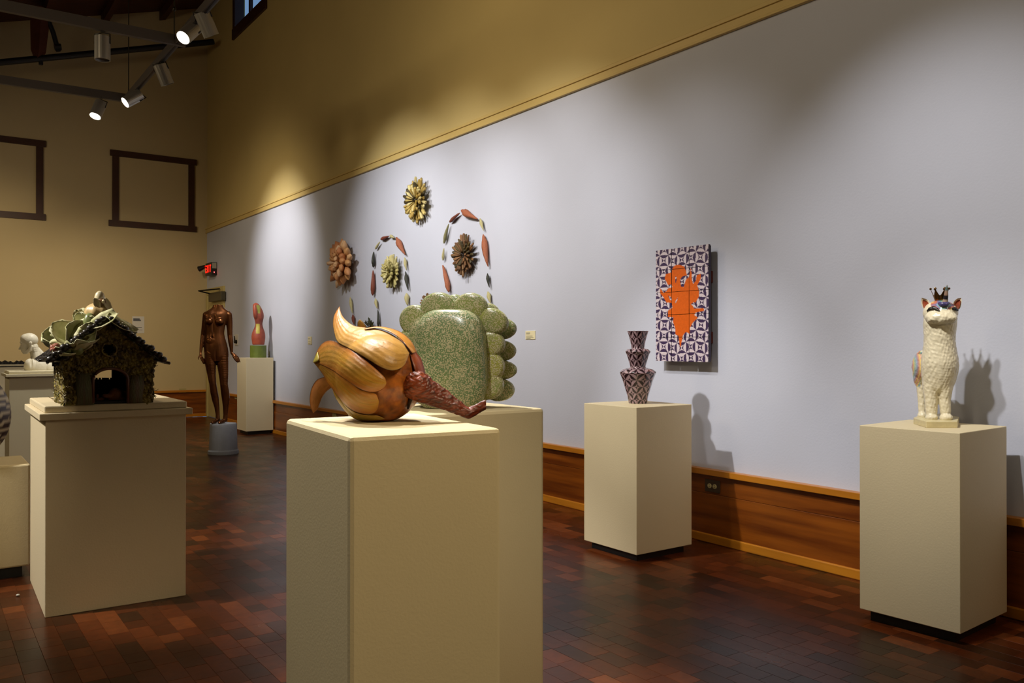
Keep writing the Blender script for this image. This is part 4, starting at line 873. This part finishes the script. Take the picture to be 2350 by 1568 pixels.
# ------------------------------------------------------------------ ceramic house
hq = onZ(150, 931, ZF); HY = hq[1]; hr = onY(350, 926, HY); 
hc_ = empty('ceramic_house', (onY(250, 930, HY)[0], HY+.17, ZF), 'dark mossy ceramic house with arched doorway and vegetables heaped on its roof', 'sculpture')
hs = FP/proj(hc_.location)[2]*1.02
def h(px, py, dy=0): p = onY(px, py, HY); return np.array([p[0], HY+dy, p[2]])
DEP = .34
M_moss = mat('mossy_clay', '44331a', .5, col2='938236', vs=38, bump=.012, bs=75)
M_mossg = mat('green_mossy_clay', '4a5024', .45, col2='6d4e28', vs=30, bump=.012, bs=90)
M_bark = mat('bark_clay', '5e4526', .55, col2='5a5a30', vs=6, bump=.006, bs=60, stretch=(8, 1, .6))
M_tile2 = mat('dark_shingle_glaze', '26201a', .35, var=.3, vs=20, bump=.002, bs=40); M_in = mat('dark_house_inside', '120c08', .8)
M_leaf = mat('cabbage_leaf_glaze', 'b0b078', .4, col2='d8d2ac', vs=18, bump=.002, bs=30); M_squash = mat('squash_green_glaze', '7c8450', .35, var=.2, vs=12, bump=.001, bs=20)
M_pump = mat('pale_pumpkin_glaze', 'c9ad78', .4, var=.1, vs=8, bump=.001, bs=20); M_wht = mat('shell_white_glaze', 'd8caa4', .35, var=.1, vs=20)
def wall2d(out, dy, th, holes=(), name='front_wall', m=M_moss, par=None, amp=.004, step=2.2):
    """gabled wall with openings: a fine grid of cells, uneven surface"""
    xs = [p[0] for p in out]; ys = [p[1] for p in out]; nx = int((max(xs)-min(xs))/step)+1; ny = int((max(ys)-min(ys))/step)+1; idx = {}; V = []; F = []
    g = lambda i, j: (min(xs)+(max(xs)-min(xs))*i/nx, min(ys)+(max(ys)-min(ys))*j/ny)
    def vid(i, j, s):
        k = (i, j, s)
        if k not in idx:
            px, py = g(i, j); r = random.Random(i*997+j*13+5); p = h(px, py, dy+(th if s else -amp*r.random()-amp*.9*math.sin(i*1.1+j*.7)*math.cos(j*1.3-i*.4))); p[2] = max(p[2], ZF); idx[k] = len(V); V.append(p)
        return idx[k]
    keep = set()
    for i in range(nx):
        for j in range(ny):
            a, b2 = g(i+.5, j+.5)
            if inside((a, b2), out) and not any(f(a, b2) for f in holes): keep.add((i, j))
    for (i, j) in keep:
        F.append((vid(i, j, 0), vid(i, j+1, 0), vid(i+1, j+1, 0), vid(i+1, j, 0))); F.append((vid(i, j, 1), vid(i+1, j, 1), vid(i+1, j+1, 1), vid(i, j+1, 1)))
        for di, dj, e in ((-1, 0, ((i, j), (i, j+1))), (1, 0, ((i+1, j+1), (i+1, j))), (0, -1, ((i+1, j), (i, j))), (0, 1, ((i, j+1), (i+1, j+1)))):
            if (i+di, j+dj) not in keep: a, b2 = e; F.append((vid(*a, 0), vid(*a, 1), vid(*b2, 1), vid(*b2, 0)))
    o = fixn(mesh(name, V, F, m, par or hc_)); return o
OUT = [(149, 932), (145, 850), (138, 828), (243, 738), (362, 828), (352, 850), (350, 927)]
door = lambda x, y: 214 < x < 292 and y > 848 and (y > 872 or ((x-253)/39)**2+((y-872)/25)**2 < 1)
rw = lambda x, y: (x-250)**2+(y-802)**2 < 11.5**2
fw = wall2d(OUT, 0, .03, (door, rw))
def back_open(x, y):
    q = proj(h(x, y, DEP)); return 205 < q[0] < 256 and 838 < q[1] < 869+1.5*math.sin(q[0]*.9)
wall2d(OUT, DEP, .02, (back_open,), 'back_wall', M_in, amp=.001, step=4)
pL, pR = h(149, 932), h(350, 927)
eL, eR = h(143, 838), h(354, 838)
for x, s in ((pL[0]+.004, -1), (pR[0]-.006, 1)):
    n1, n2 = 22, 22; VV = []; FF2 = []
    for side in (0, 1):
        for i in range(n1+1):
            for j in range(n2+1):
                r = random.random()*.010 if side == 0 else 0
                VV.append((x+s*(r+.004 if side == 0 else -.018), HY+DEP*i/n1, ZF+(eL[2]-ZF)*j/n2))
    q = (n1+1)*(n2+1)
    for i in range(n1):
        for j in range(n2): a = i*(n2+1)+j; f_ = (a, a+1, a+n2+2, a+n2+1); FF2.append(f_); FF2.append(tuple(q+k for k in f_[::-1]))
    fixn(mesh('side_wall', VV, FF2, M_moss, hc_))
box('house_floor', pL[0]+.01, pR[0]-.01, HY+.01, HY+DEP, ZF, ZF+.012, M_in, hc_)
# bark posts beside the door and arch trim
for (x0, x1, yt, lean) in ((178, 214, 858, -8), (292, 326, 862, 6)):
    P = [h((x0+x1)/2+lean*t, 931-(931-yt)*t, .002) for t in (0, .3, .6, 1)]; w_ = (x1-x0)/2/hs; V, F = tube(P, [w_, w_*.9, w_*.95, w_*.8], 18); V = [(v[0], HY+(v[1]-HY)*.3-.006+random.uniform(-.002, .002), max(v[2], ZF)) for v in V]; mesh('bark_post', V, F, M_bark, hc_, smooth=True)
arc = [h(253+40*math.cos(a), 872-26*math.sin(a), -.006) for a in np.linspace(0, PI, 20)]; arc = [h(293, 925, -.006)]+arc+[h(213, 925, -.006)]
V, F = tube(arc, [.0075]*len(arc), 10); mesh('door_arch', V, F, mat('arch_clay', '5c3626', .4, var=.2, vs=20), hc_, smooth=True)
V, F = lathe([(.030, 0), (.030, .014), (.036, .012), (.040, 0), (.030, 0)], 28); c_ = h(250, 802); V = [(c_[0]+v[0], HY-.002-v[2], c_[2]+v[1]) for v in V]; mesh('window_ring', V, F, M_moss, hc_, smooth=True)
V, F = uvs((c_[0], HY+.025, c_[2]), (.033, .006, .033), 20, 8); mesh('round_window', V, F, M_in, hc_)  # dark disc closes the hole, standing in for the shade inside
# moss lumps and twigs on the walls
mb = MB(); 
for i in range(620):
    x = random.uniform(143, 356); y = random.uniform(755, 930)
    if not inside((x, y), OUT) or door(x, y+4) or door(x, y-6) or rw(x, y) or (174 < x < 330 and y > 858 and random.random() < .93): continue
    V, F = ICO[1]; c = h(x, y, -.004); s = random.uniform(.004, .010); mb.add(V*np.array([s, s*.8, s])*(1+.25*rng.rand(len(V), 1))+c, F)
tag(mb.build('moss_lumps', M_moss, hc_), kind='stuff')
mb = MB()
for i in range(170):
    left = random.random() < .72; x = pL[0]+random.uniform(-.015, .03) if left else pR[0]+random.uniform(-.02, .012); y = HY+random.uniform(-.012, DEP*.8) if left else HY+random.uniform(-.012, .1); z = ZF+.006+random.random()**1.3*.19
    P = [(x, y, z)]
    for k in range(3): P.append((P[-1][0]+random.uniform(-.012, .012)+(-.004 if left else .003), P[-1][1]+random.uniform(-.012, .008), max(ZF+.003, P[-1][2]+random.uniform(-.008, .016))))
    V, F = tube(P, [.003, .0028, .0022, .0012], 5); mb.add(V, F)
tag(mb.build('coral_twigs', mat('twig_clay', 'a08a5c', .45, col2='6a6c34', vs=14), hc_), kind='stuff')
# roof slabs
AP, EL, ER = h(243, 733), h(112, 832), h(374, 832)
def slab(a, b2, nm):
    a, b2 = np.array(a), np.array(b2); V = []
    for p in (a, b2):
        for y in (HY-.03, HY+DEP+.03): V += [(p[0], y, p[2]), (p[0], y, p[2]+.018)]
    return fixn(mesh(nm, V, [(0, 1, 3, 2), (4, 6, 7, 5), (0, 4, 5, 1), (2, 3, 7, 6), (1, 5, 7, 3), (0, 2, 6, 4)], M_tile2, hc_))
slab(AP, EL+[.01, 0, .0], 'roof_slab'); slab(AP, ER+[-.01, 0, .0], 'roof_slab')
def shingle(p, nrm, along, w, l, m, nm='shingle', par=None, cup=.2, tw=0):
    """cupped leaf/tile: p centre; along: pointing direction; nrm: outward"""
    a = np.array(along, float); a /= np.linalg.norm(a); n = np.array(nrm, float); n -= a*(n@a); n /= np.linalg.norm(n); s = np.cross(a, n); V = []; F = []; nu, nv = 9, 8
    for lay in (0, -.0035):
        for i in range(nu):
            t = i/(nu-1); ww = w*(math.sin(PI*(.12+.80*t))**.7)*(1+.05*math.sin(i*2.1+tw))
            for j in range(nv):
                u = (j/(nv-1)-.5)*2; q = np.array(p)+a*(l*(t-.5))+s*(u*ww*.5)+n*(cup*w*(u*u*.5+.35*(t-.3)**2)+.004*math.sin(u*9+tw)*t+lay); V.append(q)
    q = nu*nv
    for i in range(nu-1):
        for j in range(nv-1): f_ = (i*nv+j, i*nv+j+1, (i+1)*nv+j+1, (i+1)*nv+j); F.append(f_); F.append(tuple(q+k for k in f_[::-1]))
    for i in range(nu-1): F.append((i*nv, (i+1)*nv, q+(i+1)*nv, q+i*nv)); F.append((i*nv+nv-1, q+i*nv+nv-1, q+(i+1)*nv+nv-1, (i+1)*nv+nv-1))
    for j in range(nv-1): F.append((j, q+j, q+j+1, j+1)); e = (nu-1)*nv; F.append((e+j, e+j+1, q+e+j+1, q+e+j))
    return fixn(mesh(nm, V, F, m, par or hc_, smooth=True))
for (Ee, sgn) in ((EL, -1), (ER, 1)):
    dvec = (Ee-AP); L_ = np.linalg.norm(dvec); dv = dvec/L_; nr = np.array([-dv[2]*sgn*-1 if False else sgn*abs(dv[2]), 0, abs(dv[0])])
    for row in range(4):
        for k in range(12):
            t = (k+.7)/12.3; p = AP+dvec*t; y = HY-.028+row*.11
            shingle((p[0]+nr[0]*.016, y+.02, p[2]+nr[2]*.016), nr, dv+np.array([0, -.35 if row == 0 else 0, 0]), .052 if row == 0 else .10, .052, M_tile2, cup=-.5 if row == 0 else .1, tw=k)
for (Ee, sgn) in ((EL, -1), (ER, 1)):
    for k in range(13):
        t = (k+.6)/13.2; p = AP+(Ee-AP)*t; r_ = .017+.004*math.sin(k*2.3); V, F = uvs((p[0]+sgn*.006, HY-.034+.005*math.sin(k*1.7), p[2]+.010+.004*math.sin(k*3)), (r_, .016, r_*.85), 14, 9)
        mesh('verge_tile', V, F, M_tile2, hc_, smooth=True)
shingle((EL[0]+.004, HY+.01, EL[2]+.006), (0, 0, 1), (-1, -.5, .05), .07, .11, M_tile2, 'eave_tile'); shingle((ER[0]-.012, HY+.01, ER[2]+.004), (.2, 0, 1), (1, -.5, -.25), .06, .10, M_tile2, 'eave_tile')
# big cabbage leaves over the left slope and the ridge
for (px, py, dy, w, l, al, nrm, tw) in ((160, 800, .05, .16, .15, (-.6, -.2, -.1), (-.5, -.5, .8), 1), (185, 772, .10, .17, .17, (-.5, -.3, .5), (-.5, -.6, .6), 2), (172, 782, .18, .18, .18, (-.8, 0, .2), (-.4, -.4, .9), 3),
        (205, 762, .04, .13, .15, (.5, -.2, .6), (-.6, -.6, .5), 4), (150, 790, .22, .16, .16, (-1, 0, .1), (-.3, -.4, .9), 5), (195, 795, .0, .13, .14, (-.5, -.4, -.2), (-.5, -.3, .8), 6), (222, 752, .02, .11, .16, (-.75, -.1, -.65), (-.5, -.5, .8), 7),
        (238, 738, -.02, .10, .14, (-.8, -.1, -.6), (-.4, -.6, .8), 8), (268, 744, -.02, .08, .13, (.8, -.1, -.6), (.4, -.6, .8), 9), (290, 752, .02, .08, .11, (.8, 0, -.5), (.4, -.5, .8), 10), (148, 815, .0, .10, .10, (-.8, -.4, -.1), (-.3, -.4, .9), 11), (160, 770, .12, .15, .16, (-.9, -.1, .3), (-.2, -.8, .6), 14), (178, 800, -.02, .12, .13, (-.4, -.6, .2), (-.4, -.5, .7), 15), (200, 775, .0, .11, .15, (.5, -.3, .8), (-.6, -.7, .2), 16), (146, 772, .2, .13, .13, (-.6, -.2, .7), (-.6, -.7, .3), 17), (215, 738, .16, .13, .15, (-.3, 0, .8), (-.7, -.6, .3), 12), (200, 742, .10, .09, .12, (-.2, -.1, .8), (-.5, -.8, .2), 13)):
    shingle(h(px, py, dy), nrm, al, w, l, M_leaf, 'cabbage_leaf', cup=.35, tw=tw)
# vegetables and figures on the ridge
def lumpy(px, py, dy, rx, ry, rz, ribs, m, nm, amp=.06):
    c = h(px, py, dy); V, F = uvs((0, 0, 0), (1, 1, 1), 36, 18); out = []
    for v in V:
        a = math.atan2(v[1], v[0]); k = 1+amp*abs(math.cos(a*ribs/2)); out.append((c[0]+v[0]*rx*k, c[1]+v[1]*ry*k, c[2]+v[2]*rz))
    return mesh(nm, out, F, m, hc_, smooth=True)
lumpy(236, 716, .10, .062, .055, .050, 9, M_pump, 'pumpkin', .12); lumpy(220, 726, .12, .03, .03, .035, 6, M_pump, 'pumpkin'); lumpy(256, 720, .16, .035, .035, .04, 7, M_pump, 'pumpkin')
lumpy(211, 742, .06, .030, .028, .052, 5, M_squash, 'squash'); lumpy(177, 800, -.01, .028, .026, .034, 5, M_squash, 'squash'); lumpy(186, 790, .02, .03, .026, .036, 5, M_squash, 'squash'); lumpy(280, 752, .0, .03, .025, .026, 5, M_squash, 'squash')
lumpy(303, 770, .03, .024, .022, .036, 4, M_squash, 'celery_stalk'); V, F = tube([h(300, 778, .03), h(297, 760, .03), h(294, 745, .03)], [.018, .016, .019], 12); mesh('celery_stalk', V, F, M_leaf, hc_, smooth=True)
lumpy(239, 692, .07, .024, .022, .024, 2, mat('brown_bird_glaze', '8a6646', .4), 'bird_body'); lumpy(235, 683, .075, .022, .02, .036, 2, M_wht, 'white_shell'); 
shingle(h(227, 695, .055), (-.3, -1, .2), (-.3, 0, 1), .032, .055, M_wht, 'white_wing', cup=.3); shingle(h(250, 697, .055), (.3, -1, .2), (-.5, 0, 1), .034, .06, M_wht, 'white_wing', cup=.3)
V, F = tube([h(241, 688, .05), h(240, 693, .038)], [.004, .008], 8); mesh('beak', V, F, M_wht, hc_)
M_pk = mat('rose_glaze', 'a0604c', .4, var=.2, vs=30)
for px, py, dy, r_, m in ((125, 797, .02, .016, M_pk), (131, 793, .03, .014, M_pk), (122, 803, .0, .013, M_pk), (133, 806, .02, .022, M_wht), (142, 812, .0, .018, M_squash), (138, 800, .05, .018, M_wht), (150, 820, -.01, .018, M_tile2), (156, 806, .0, .02, M_squash)): lumpy(px, py, dy, r_, r_, r_*.85, 5, m, 'rosebud' if m is M_pk else 'berry', .15)
V, F = tube([h(208, 714, .1), h(205, 708, .1)], [.006, .009], 8); mesh('stub', V, F, M_wht, hc_)
mb = MB()
for i in range(70):
    x = random.uniform(225, 285); y0 = 738+abs(x-243)*.45; p = h(x, y0, random.uniform(-.03, .06)); P = [p, p+np.array([random.uniform(-.012, .012), 0, .012]), p+np.array([random.uniform(-.018, .018), random.uniform(-.01, .01), .022])]; V, F = tube(P, [.003, .0026, .0015], 5); mb.add(V, F)
tag(mb.build('ridge_tendrils', M_leaf, hc_), kind='stuff')
# sleeping animal curled inside
Z9 = lambda x, y: (90+x/5.407, 660+y/5.407)
pr = [E(960, 1340, 0, 105, 95, 80), E(880, 1350, 30, 60, 40, 45), E(760, 1390, 20, 60, 26, 34, .3), E(830, 1345, 50, 50, 30, 30), E(1020, 1400, 20, 60, 50, 60), E(900, 1420, 40, 90, 24, 40)]
V, F = blob(pr, 8, 3); ao = np.array(h(262, 926, .12)); ao[2] = ZF+.012; AF = Fr(ao, 0, (90, 660), 5.407)
W_ = AF.map(V); W_[:, 2] = np.maximum(W_[:, 2], ZF+.012); an = empty('sleeping_animal', ao, 'small brown ceramic animal curled up asleep inside the ceramic house', 'figurine')
mesh('body', W_, F, mat('brown_clay', '94583a', .5, var=.2, vs=20), an, smooth=True)
V, F = tube(cr(np.array([AF.pt(1060, 1290, 10), AF.pt(1085, 1350, 30), AF.pt(1050, 1410, 60), AF.pt(960, 1440, 70), AF.pt(900, 1445, 70)]), 16), np.linspace(.007, .003, 16), 8); V = [(v[0], v[1], max(v[2], ZF+.012)) for v in V]; mesh('tail', V, F, MATS['brown_clay'], an, smooth=True)
V, F = uvs(AF.pt(725, 1350, 30), (.007, .006, .012), 10, 8); mesh('ear', V, F, MATS['brown_clay'], an, smooth=True)
# ------------------------------------------------------------------ lighting track and spotlights
TZ = TRZ
M_alu = mat('track_grey', '57504a', .5, .3); M_can = mat('silver_can', '98948c', .38, .6); M_lens = mat('lamp_lens', 'fff6e4', .4, emit='fff2dc', es=14); M_refl = mat('lamp_reflector', 'cfc6b4', .25, .9)
pC = onZ(292, 226, TZ); pE = onZ(487, 0, TZ); TX_ = (pC[0]+pE[0])/2; cc1 = onZ(425, 97, TZ); L1 = onZ(0, 12, TZ); L2 = onZ(0, 183, TZ)
print('track', pC, pE, cc1)
tk = empty('lighting_track', (pC[0], pC[1], TZ), 'grey ceiling-hung lighting track with two cross arms, upper left', 'light track')
def bar(a, b_, w, hh, nm, m, par):
    a, b_ = np.array(a), np.array(b_); d = b_-a; d /= np.linalg.norm(d); s = np.cross(d, ZZ); s /= np.linalg.norm(s); V = []
    for p in (a, b_):
        for sx, sz in ((-1, -1), (1, -1), (1, 1), (-1, 1)): V.append(p+s*w/2*sx+ZZ*hh/2*sz)
    return fixn(mesh(nm, V, [(0, 1, 2, 3), (7, 6, 5, 4), (0, 4, 5, 1), (1, 5, 6, 2), (2, 6, 7, 3), (3, 7, 4, 0)], m, par))
mainE = np.array([pE[0]+(pE[0]-pC[0])*1.6, pE[1]+(pE[1]-pC[1])*1.6, TZ])
bar(pC+[0, 0, 0], mainE, .045, .07, 'track_rail', M_alu, tk)
bar(L1+(L1-cc1)*.6, cc1, .045, .085, 'cross_rail', M_alu, tk); bar(L2+(L2-pC)*.6, pC, .045, .085, 'cross_rail', M_alu, tk)
sl = np.cross((mainE-pC)/np.linalg.norm(mainE-pC), ZZ)
bar(pC+sl*.0-ZZ*.036, mainE-ZZ*.036, .014, .006, 'rail_slot', M_black, tk)
for (px, py, ) in ((295, 222), (400, 90)):
    b_ = onZ(px, py, TZ); zt = zc(b_[0])-.15; V, F = tube([b_, (b_[0], b_[1], zt)], [.0055]*2, 6); w_ = mesh('suspension_wire', V, F, M_gun, tk)
V, F = uvs(onZ(400, 90, TZ)+ZZ*.26, (.016, .016, .02), 10, 8); mesh('wire_clamp', V, F, M_gun, tk)
def can(x0, y0, x1, y1, rpx, label, on=True, depth=None, at=None):
    """spotlight can from top (x0,y0) to mouth (x1,y1) in the picture, hung below the track; `at`: track point it hangs from"""
    t0 = onZ(*at, TZ)-ZZ*.03; n = FH; A = onPlane(x0, y0, t0, n); k = FP/proj(A)[2]; r = rpx/k
    B = onPlane(x1, y1, t0, n)
    ln = np.linalg.norm(B-A); full = .185
    if ln < full: B = B-FH*math.sqrt(full**2-ln**2)*(1 if on else -1)  # lamps showing their mouth lean to the viewer
    d = (B-A)/np.linalg.norm(B-A); o = empty('track_spotlight', A, label, 'spotlight', None)
    u, v, w = orient(d); prof = [(.0, 0), (.9, 0), (1, .015), (1, 1), (.9, 1), (.86, .90), (0, .90)]; V = []; F = []; n_ = 28; L_ = np.linalg.norm(B-A)
    for q, t in prof:
        for kk in range(n_): a = 2*PI*kk/n_; V.append(A+d*L_*t+(u*math.cos(a)+v*math.sin(a))*r*q)
    for i in range(len(prof)-1):
        for kk in range(n_): F.append((i*n_+kk, i*n_+(kk+1) % n_, (i+1)*n_+(kk+1) % n_, (i+1)*n_+kk))
    fixn(mesh('can', V, F, M_can, o, smooth=False))
    V, F = [], []
    for q, t in ((0, .905), (.84, .925)):
        for kk in range(n_): a = 2*PI*kk/n_; V.append(A+d*L_*t+(u*math.cos(a)+v*math.sin(a))*r*max(q, .001))
    for kk in range(n_): F.append((kk, (kk+1) % n_, n_+(kk+1) % n_, n_+kk))
    mesh('lens', V, F, M_lens if on else mat('dark_lens', '3a362e', .3), o)
    c = A+d*L_*.3; s = np.cross(d, FH); s /= np.linalg.norm(s)+1e-9; V, F = tube([c+s*r*1.05, A-d*.02+s*r*1.0, t0+(A-t0)*.4, A-d*.02-s*r*1.0, c-s*r*1.05], [.006]*5, 6); mesh('yoke', V, F, M_gun, o, smooth=True)
    V, F = tube([t0+ZZ*.01, t0-ZZ*.015], [.02, .02], 10); mesh('adaptor', V, F, M_gun, o)
    return o
can(235, 84, 235, 138, 17, 'silver spotlight can hanging straight down from the upper cross arm, unlit side showing', False, at=(236, 61))
can(232, 236, 227, 272, 13, 'lit spotlight can below the lower cross arm, lowest of the lamps', True, at=(232, 217))
can(322, 217, 297, 242, 13, 'lit spotlight can aimed down left at the corner of the track', True, at=(316, 199))
can(366, 148, 379, 190, 15, 'silver spotlight can on the long rail between the two cross arms', False, at=(372, 134))
can(448, 62, 433, 99, 17, 'lit spotlight can on the long rail above the upper cross arm, its lens glaring', True, at=(441, 52))
can(462, 28, 478, 75, 18, 'silver spotlight can highest on the long rail beside the glaring one', False, at=(468, 24))
# ------------------------------------------------------------------ steel tie bar and post of the roof truss near the far wall
YT = BY-.9
def tpt(px, py): return onY(px, py, YT)
tr_ = empty('roof_truss', tpt(90, 140), 'dark steel tie bar with wooden strut under the roof, upper left', 'roof truss')
a, b_ = tpt(-120, 155), tpt(490, 96); V, F = tube([a, b_], [.048, .048], 14); mesh('tie_bar', V, F, mat('black_steel', '0c0c12', .5), tr_)
a, b_ = tpt(92, 40), tpt(86, 138); bar(a+[0, 0, .0], b_, .2, .2, 'strut_core', M_dwood, tr_) if False else None
V, F = tube([tpt(93, 20), tpt(91, 60), tpt(88, 118), tpt(86, 134)], [.135, .125, .10, .05], 4); mesh('wooden_strut', V, F, mat('strut_wood', '5a2a10', .6, var=.2, vs=4), tr_)
V, F = tube([tpt(108, 40), tpt(122, 75), tpt(134, 118)], [.035, .035, .035], 10); mesh('steel_brace', V, F, MATS['black_steel'], tr_)
V, F = tube([tpt(125, 108), tpt(140, 108)], [.05, .05], 10); mesh('brace_joint', V, F, MATS['black_steel'], tr_)
V, F = tube([tpt(93, 125), tpt(94, 149)], [.035, .03], 8); mesh('tie_bolt', V, F, MATS['black_steel'], tr_)
p = onZ(41, 1369, 0); V, F = uvs((p[0], p[1], .006), (.009, .008, .006), 14, 8); o = mesh('white_chip', V, F, mat('white_chip', 'b8b4a8', .5), smooth=True, origin=p); tag(o, 'tiny white chip of debris on the floor in front of the low pedestal', 'chip')
bpy.context.view_layer.update()
